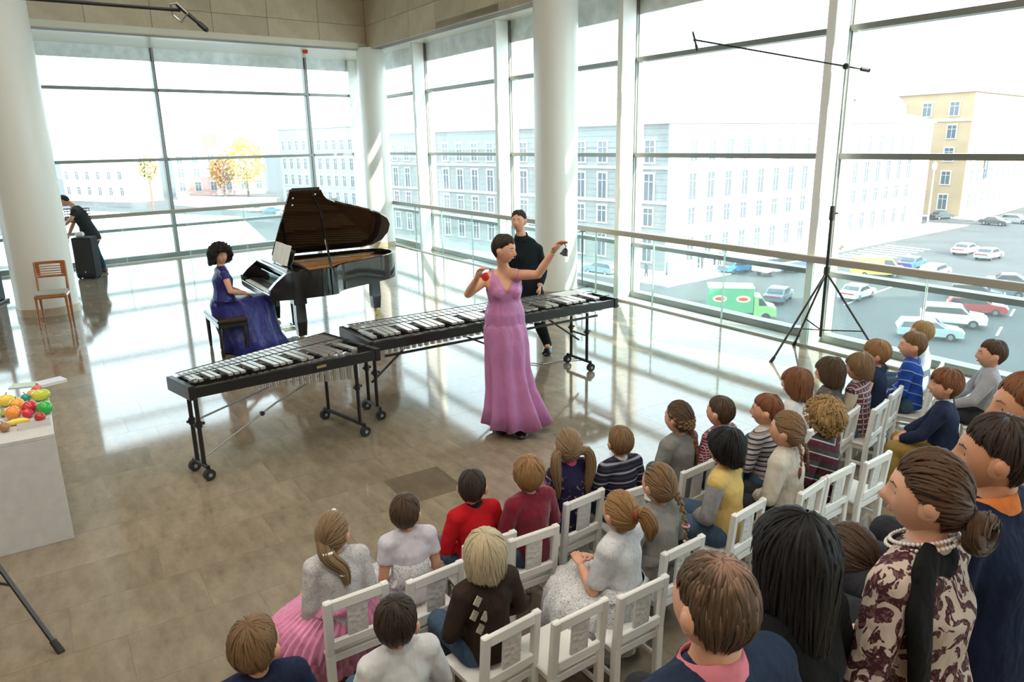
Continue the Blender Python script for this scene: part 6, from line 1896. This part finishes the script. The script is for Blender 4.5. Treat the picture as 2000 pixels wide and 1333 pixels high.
zt_, zb_ = n0.z, qf(.60).z
def keep(f):
    q_ = vv[list(f)].mean(0); tz = (q_[2]-p0.z)/(n0.z-p0.z); cx = lerp(p0, n0, min(1, max(0, tz))).x; x_ = abs(q_[0]-cx); y_ = q_[1]-lerp(p0, n0, min(1, max(0, tz))).y
    if y_ > -.01 and tz > .58 and x_ < (tz-.58)*.23: return False        # V neckline
    if y_ <= -.01 and tz > .80 and x_ < (tz-.80)*.50: return False       # scooped back
    return x_ < (.150 - max(0, tz-.62)*.115 if tz > .62 else 9)          # armholes
B_ = MB(); B_.v = [tuple(p) for p in vv]; B_.f = [f for f in ff if keep(f)]
bo = B_.build('bodice', MAUVE, t, smooth=True)
hz = J['pel'].z
rg = [((J['pel'].x, J['pel'].y, hz+.05), .150, .112), ((J['pel'].x, J['pel'].y, hz), .172, .132), ((J['pel'].x*.9, J['pel'].y, hz-.09), .187, .156), ((0, J['pel'].y*.7, hz-.22), .188, .168), ((0, .0, hz-.42), .188, .178), ((-.02, .02, hz-.62), .205, .200), ((-.045, .02, hz-.78), .238, .225), ((-.06, .02, .085), .272, .250)]
build_skirt(t, rg, MAUVE, 'skirt', 140, 9, .20, 31, .004)
MB().tube([M4 @ Vector((-.9*D['hw'], .02, -.1*D['hh'])), M4 @ Vector((-.75*D['hw'], .075, -.45*D['hh'])), M4 @ Vector((-.30*D['hw'], .098, -.55*D['hh']))], .0028, 6).build('headset_microphone', M_black, t)
bp_ = atY(1101, 478, LY-.25)
bell = thing('hand_bell', 'small dark hand bell swinging from the raised hand', 'bell', (bp_.x, bp_.y, bp_.z-.085))
MB().lathe([(.034, 0), (.036, .004), (.026, .022), (.021, .045), (.012, .056), (.004, .060)], 18).build('bell_body', mat('bell_metal', (.03, .025, .035), .3, .6), bell, angle=50).rotation_euler = (0, .35, 0)
MB().tube([(.015, 0, .055), (.018, 0, .075), (.005, 0, .092)], .004, 6).build('handle_loop', M_black, bell)
MB().ball((-.004, 0, .002), .008, 8, 6).build('clapper', M_black, bell)
rp = atY(948, 541, LY-.31)
rt = thing('red_castanet', 'small red castanet held in the lowered hand', 'castanet', rp)
MB().ball((0, 0, 0), (.030, .012, .036), 14, 9).build('shell', mat('castanet_red', (.65, .02, .03), .35), rt, smooth=True)
MB().ball((.004, .018, -.004), (.028, .010, .034), 14, 9).build('lower_shell', mat('castanet_red', (.65, .02, .03), .35), rt, smooth=True)
# man in black
phi = math.radians(172); g0 = at(1074, 690); MY = g0.y+.02; D = scaled(AD, 1.0)
W = dict(hd=atY(1013, 432, MY+.02), nk=atY(1019, 463, MY+.05), pel=atY(1032, 570, MY+.08), shr=atY(999, 492, MY+.06), shl=atY(1050, 488, MY+.04), elr=atY(992, 535, MY+.10), wrr=atY(1003, 570, MY-.02), ell=atY(1061, 530, MY+.06), wrl=atY(1054, 560, MY-.06),
         knl=atY(1050, 622, MY), anl=Vector((at(1070, 688).x, at(1070, 688).y, .09)), knr=atY(1012, 640, MY+.12), anr=Vector((at(1008, 690).x, MY+.2, .09)))
loc = Vector((atY(1035, 600, MY).x, MY, 0)); J = world_pose(loc, phi, W)
for s, sg in (('l', -1), ('r', 1)): J['hp'+s] = J['pel']+Vector((sg*.088, 0, -.03))
t, M4 = person('man in black shirt and trousers standing behind the marimba', loc, phi, J, D, top_m=cloth('cloth_black_shirt', (.012, .017, .020)), bottom_m=cloth('cloth_black_trousers', (.012, .016, .015)), shoe_m=mat('shoe_gloss', (.01, .01, .01), .15), hair_m=H_dkbrown, style='crop', th_k=1.5,
               hphi=wrap(math.radians(160)-phi), child=False, seed=302, collar=cloth('cloth_black_shirt', (.012, .017, .020)), curl=.4, sleeve=.92, hand_dirs={'l': (Matrix.Rotation(-phi, 3, 'Z') @ Vector((-.1, -.2, -1)), (1, 0, .1)), 'r': (Matrix.Rotation(-phi, 3, 'Z') @ Vector((.1, -.2, -1)), (-1, 0, .1))})
# pianist
phi = math.atan2(-NAX.x, NAX.y); D = scaled(AF, .98)
J = sit_pose(D, .48, .03, {'l': ((-.22, .02, .80), (-.07, .27, .70)), 'r': ((.23, .03, .79), (.07, .28, .70))})
h = at(430, 500, J['hd'].z); off = Matrix.Rotation(phi, 3, 'Z') @ Vector((J['hd'].x, J['hd'].y, 0)); loc = Vector((h.x-off.x, h.y-off.y, 0))
BLUE = cloth('cloth_royal_satin', (.020, .024, .175), rough=.38, wr=.3)
t, M4 = person('pianist with dark curls in long royal blue gown', loc, phi, J, D, top='bodice', top_m=BLUE, sleeve=.16, bottom=None, hair_m=HB('hair_pianist', (.022, .014, .012)), style='afro', hphi=wrap(math.radians(-128)-phi), child=False, seed=303, shoe_m=mat('shoe_silver', (.6, .58, .52), .3), curl=.5, th_k=1.0)
z = J['pel'].z; y = J['pel'].y
build_skirt(t, [((0, y, z+.10), .150, .122), ((0, y+.03, z+.075), .19, .17), ((0, y+.17, z+.080), .205, .325), ((.0, y+.21, z+.005), .225, .385), ((.03, y+.22, z-.20), .26, .375), ((.06, y+.26, .17), .32, .36), ((.09, y+.30, .015), .39, .40)], BLUE, 'skirt', 110, 10, .075, 12, .004)
bench.location = (loc.x + NAX.x*(-.02), loc.y + NAX.y*(-.02), 0)
# technician bending behind the loudspeaker
phi = math.radians(84); g0 = at(205, 531); TY = g0.y; D = scaled(AD, .98)
W = dict(hd=atY(126, 393, TY+.05), nk=atY(146, 404, TY+.05), pel=atY(181, 462, TY+.05), shr=atY(152, 412, TY+.16), shl=atY(145, 413, TY-.12), elr=atY(142, 440, TY+.16), wrr=atY(135, 458, TY+.1), ell=atY(139, 428, TY-.2), wrl=atY(124, 442, TY-.16),
         knl=atY(190, 495, TY-.05), anl=Vector((g0.x, TY-.02, .09)), knr=atY(178, 497, TY+.18), anr=Vector((at(180, 531).x, TY+.2, .09)))
loc = Vector((g0.x-.2, TY, 0)); J = world_pose(loc, phi, W)
for s, sg in (('l', -1), ('r', 1)): J['hp'+s] = J['pel']+Vector((sg*.088, 0, -.02))
person('technician in dark T-shirt and jeans bending over the loudspeaker', loc, phi, J, D, top_m=cloth('cloth_tee', (.03, .033, .036)), sleeve=.32, bottom_m=cloth('cloth_jeans_blue', (.022, .060, .105)), shoe_m=M_shoe_b, hair_m=H_dkbrown, style='short', hphi=.25, hpitch=-.9, child=False, seed=304)
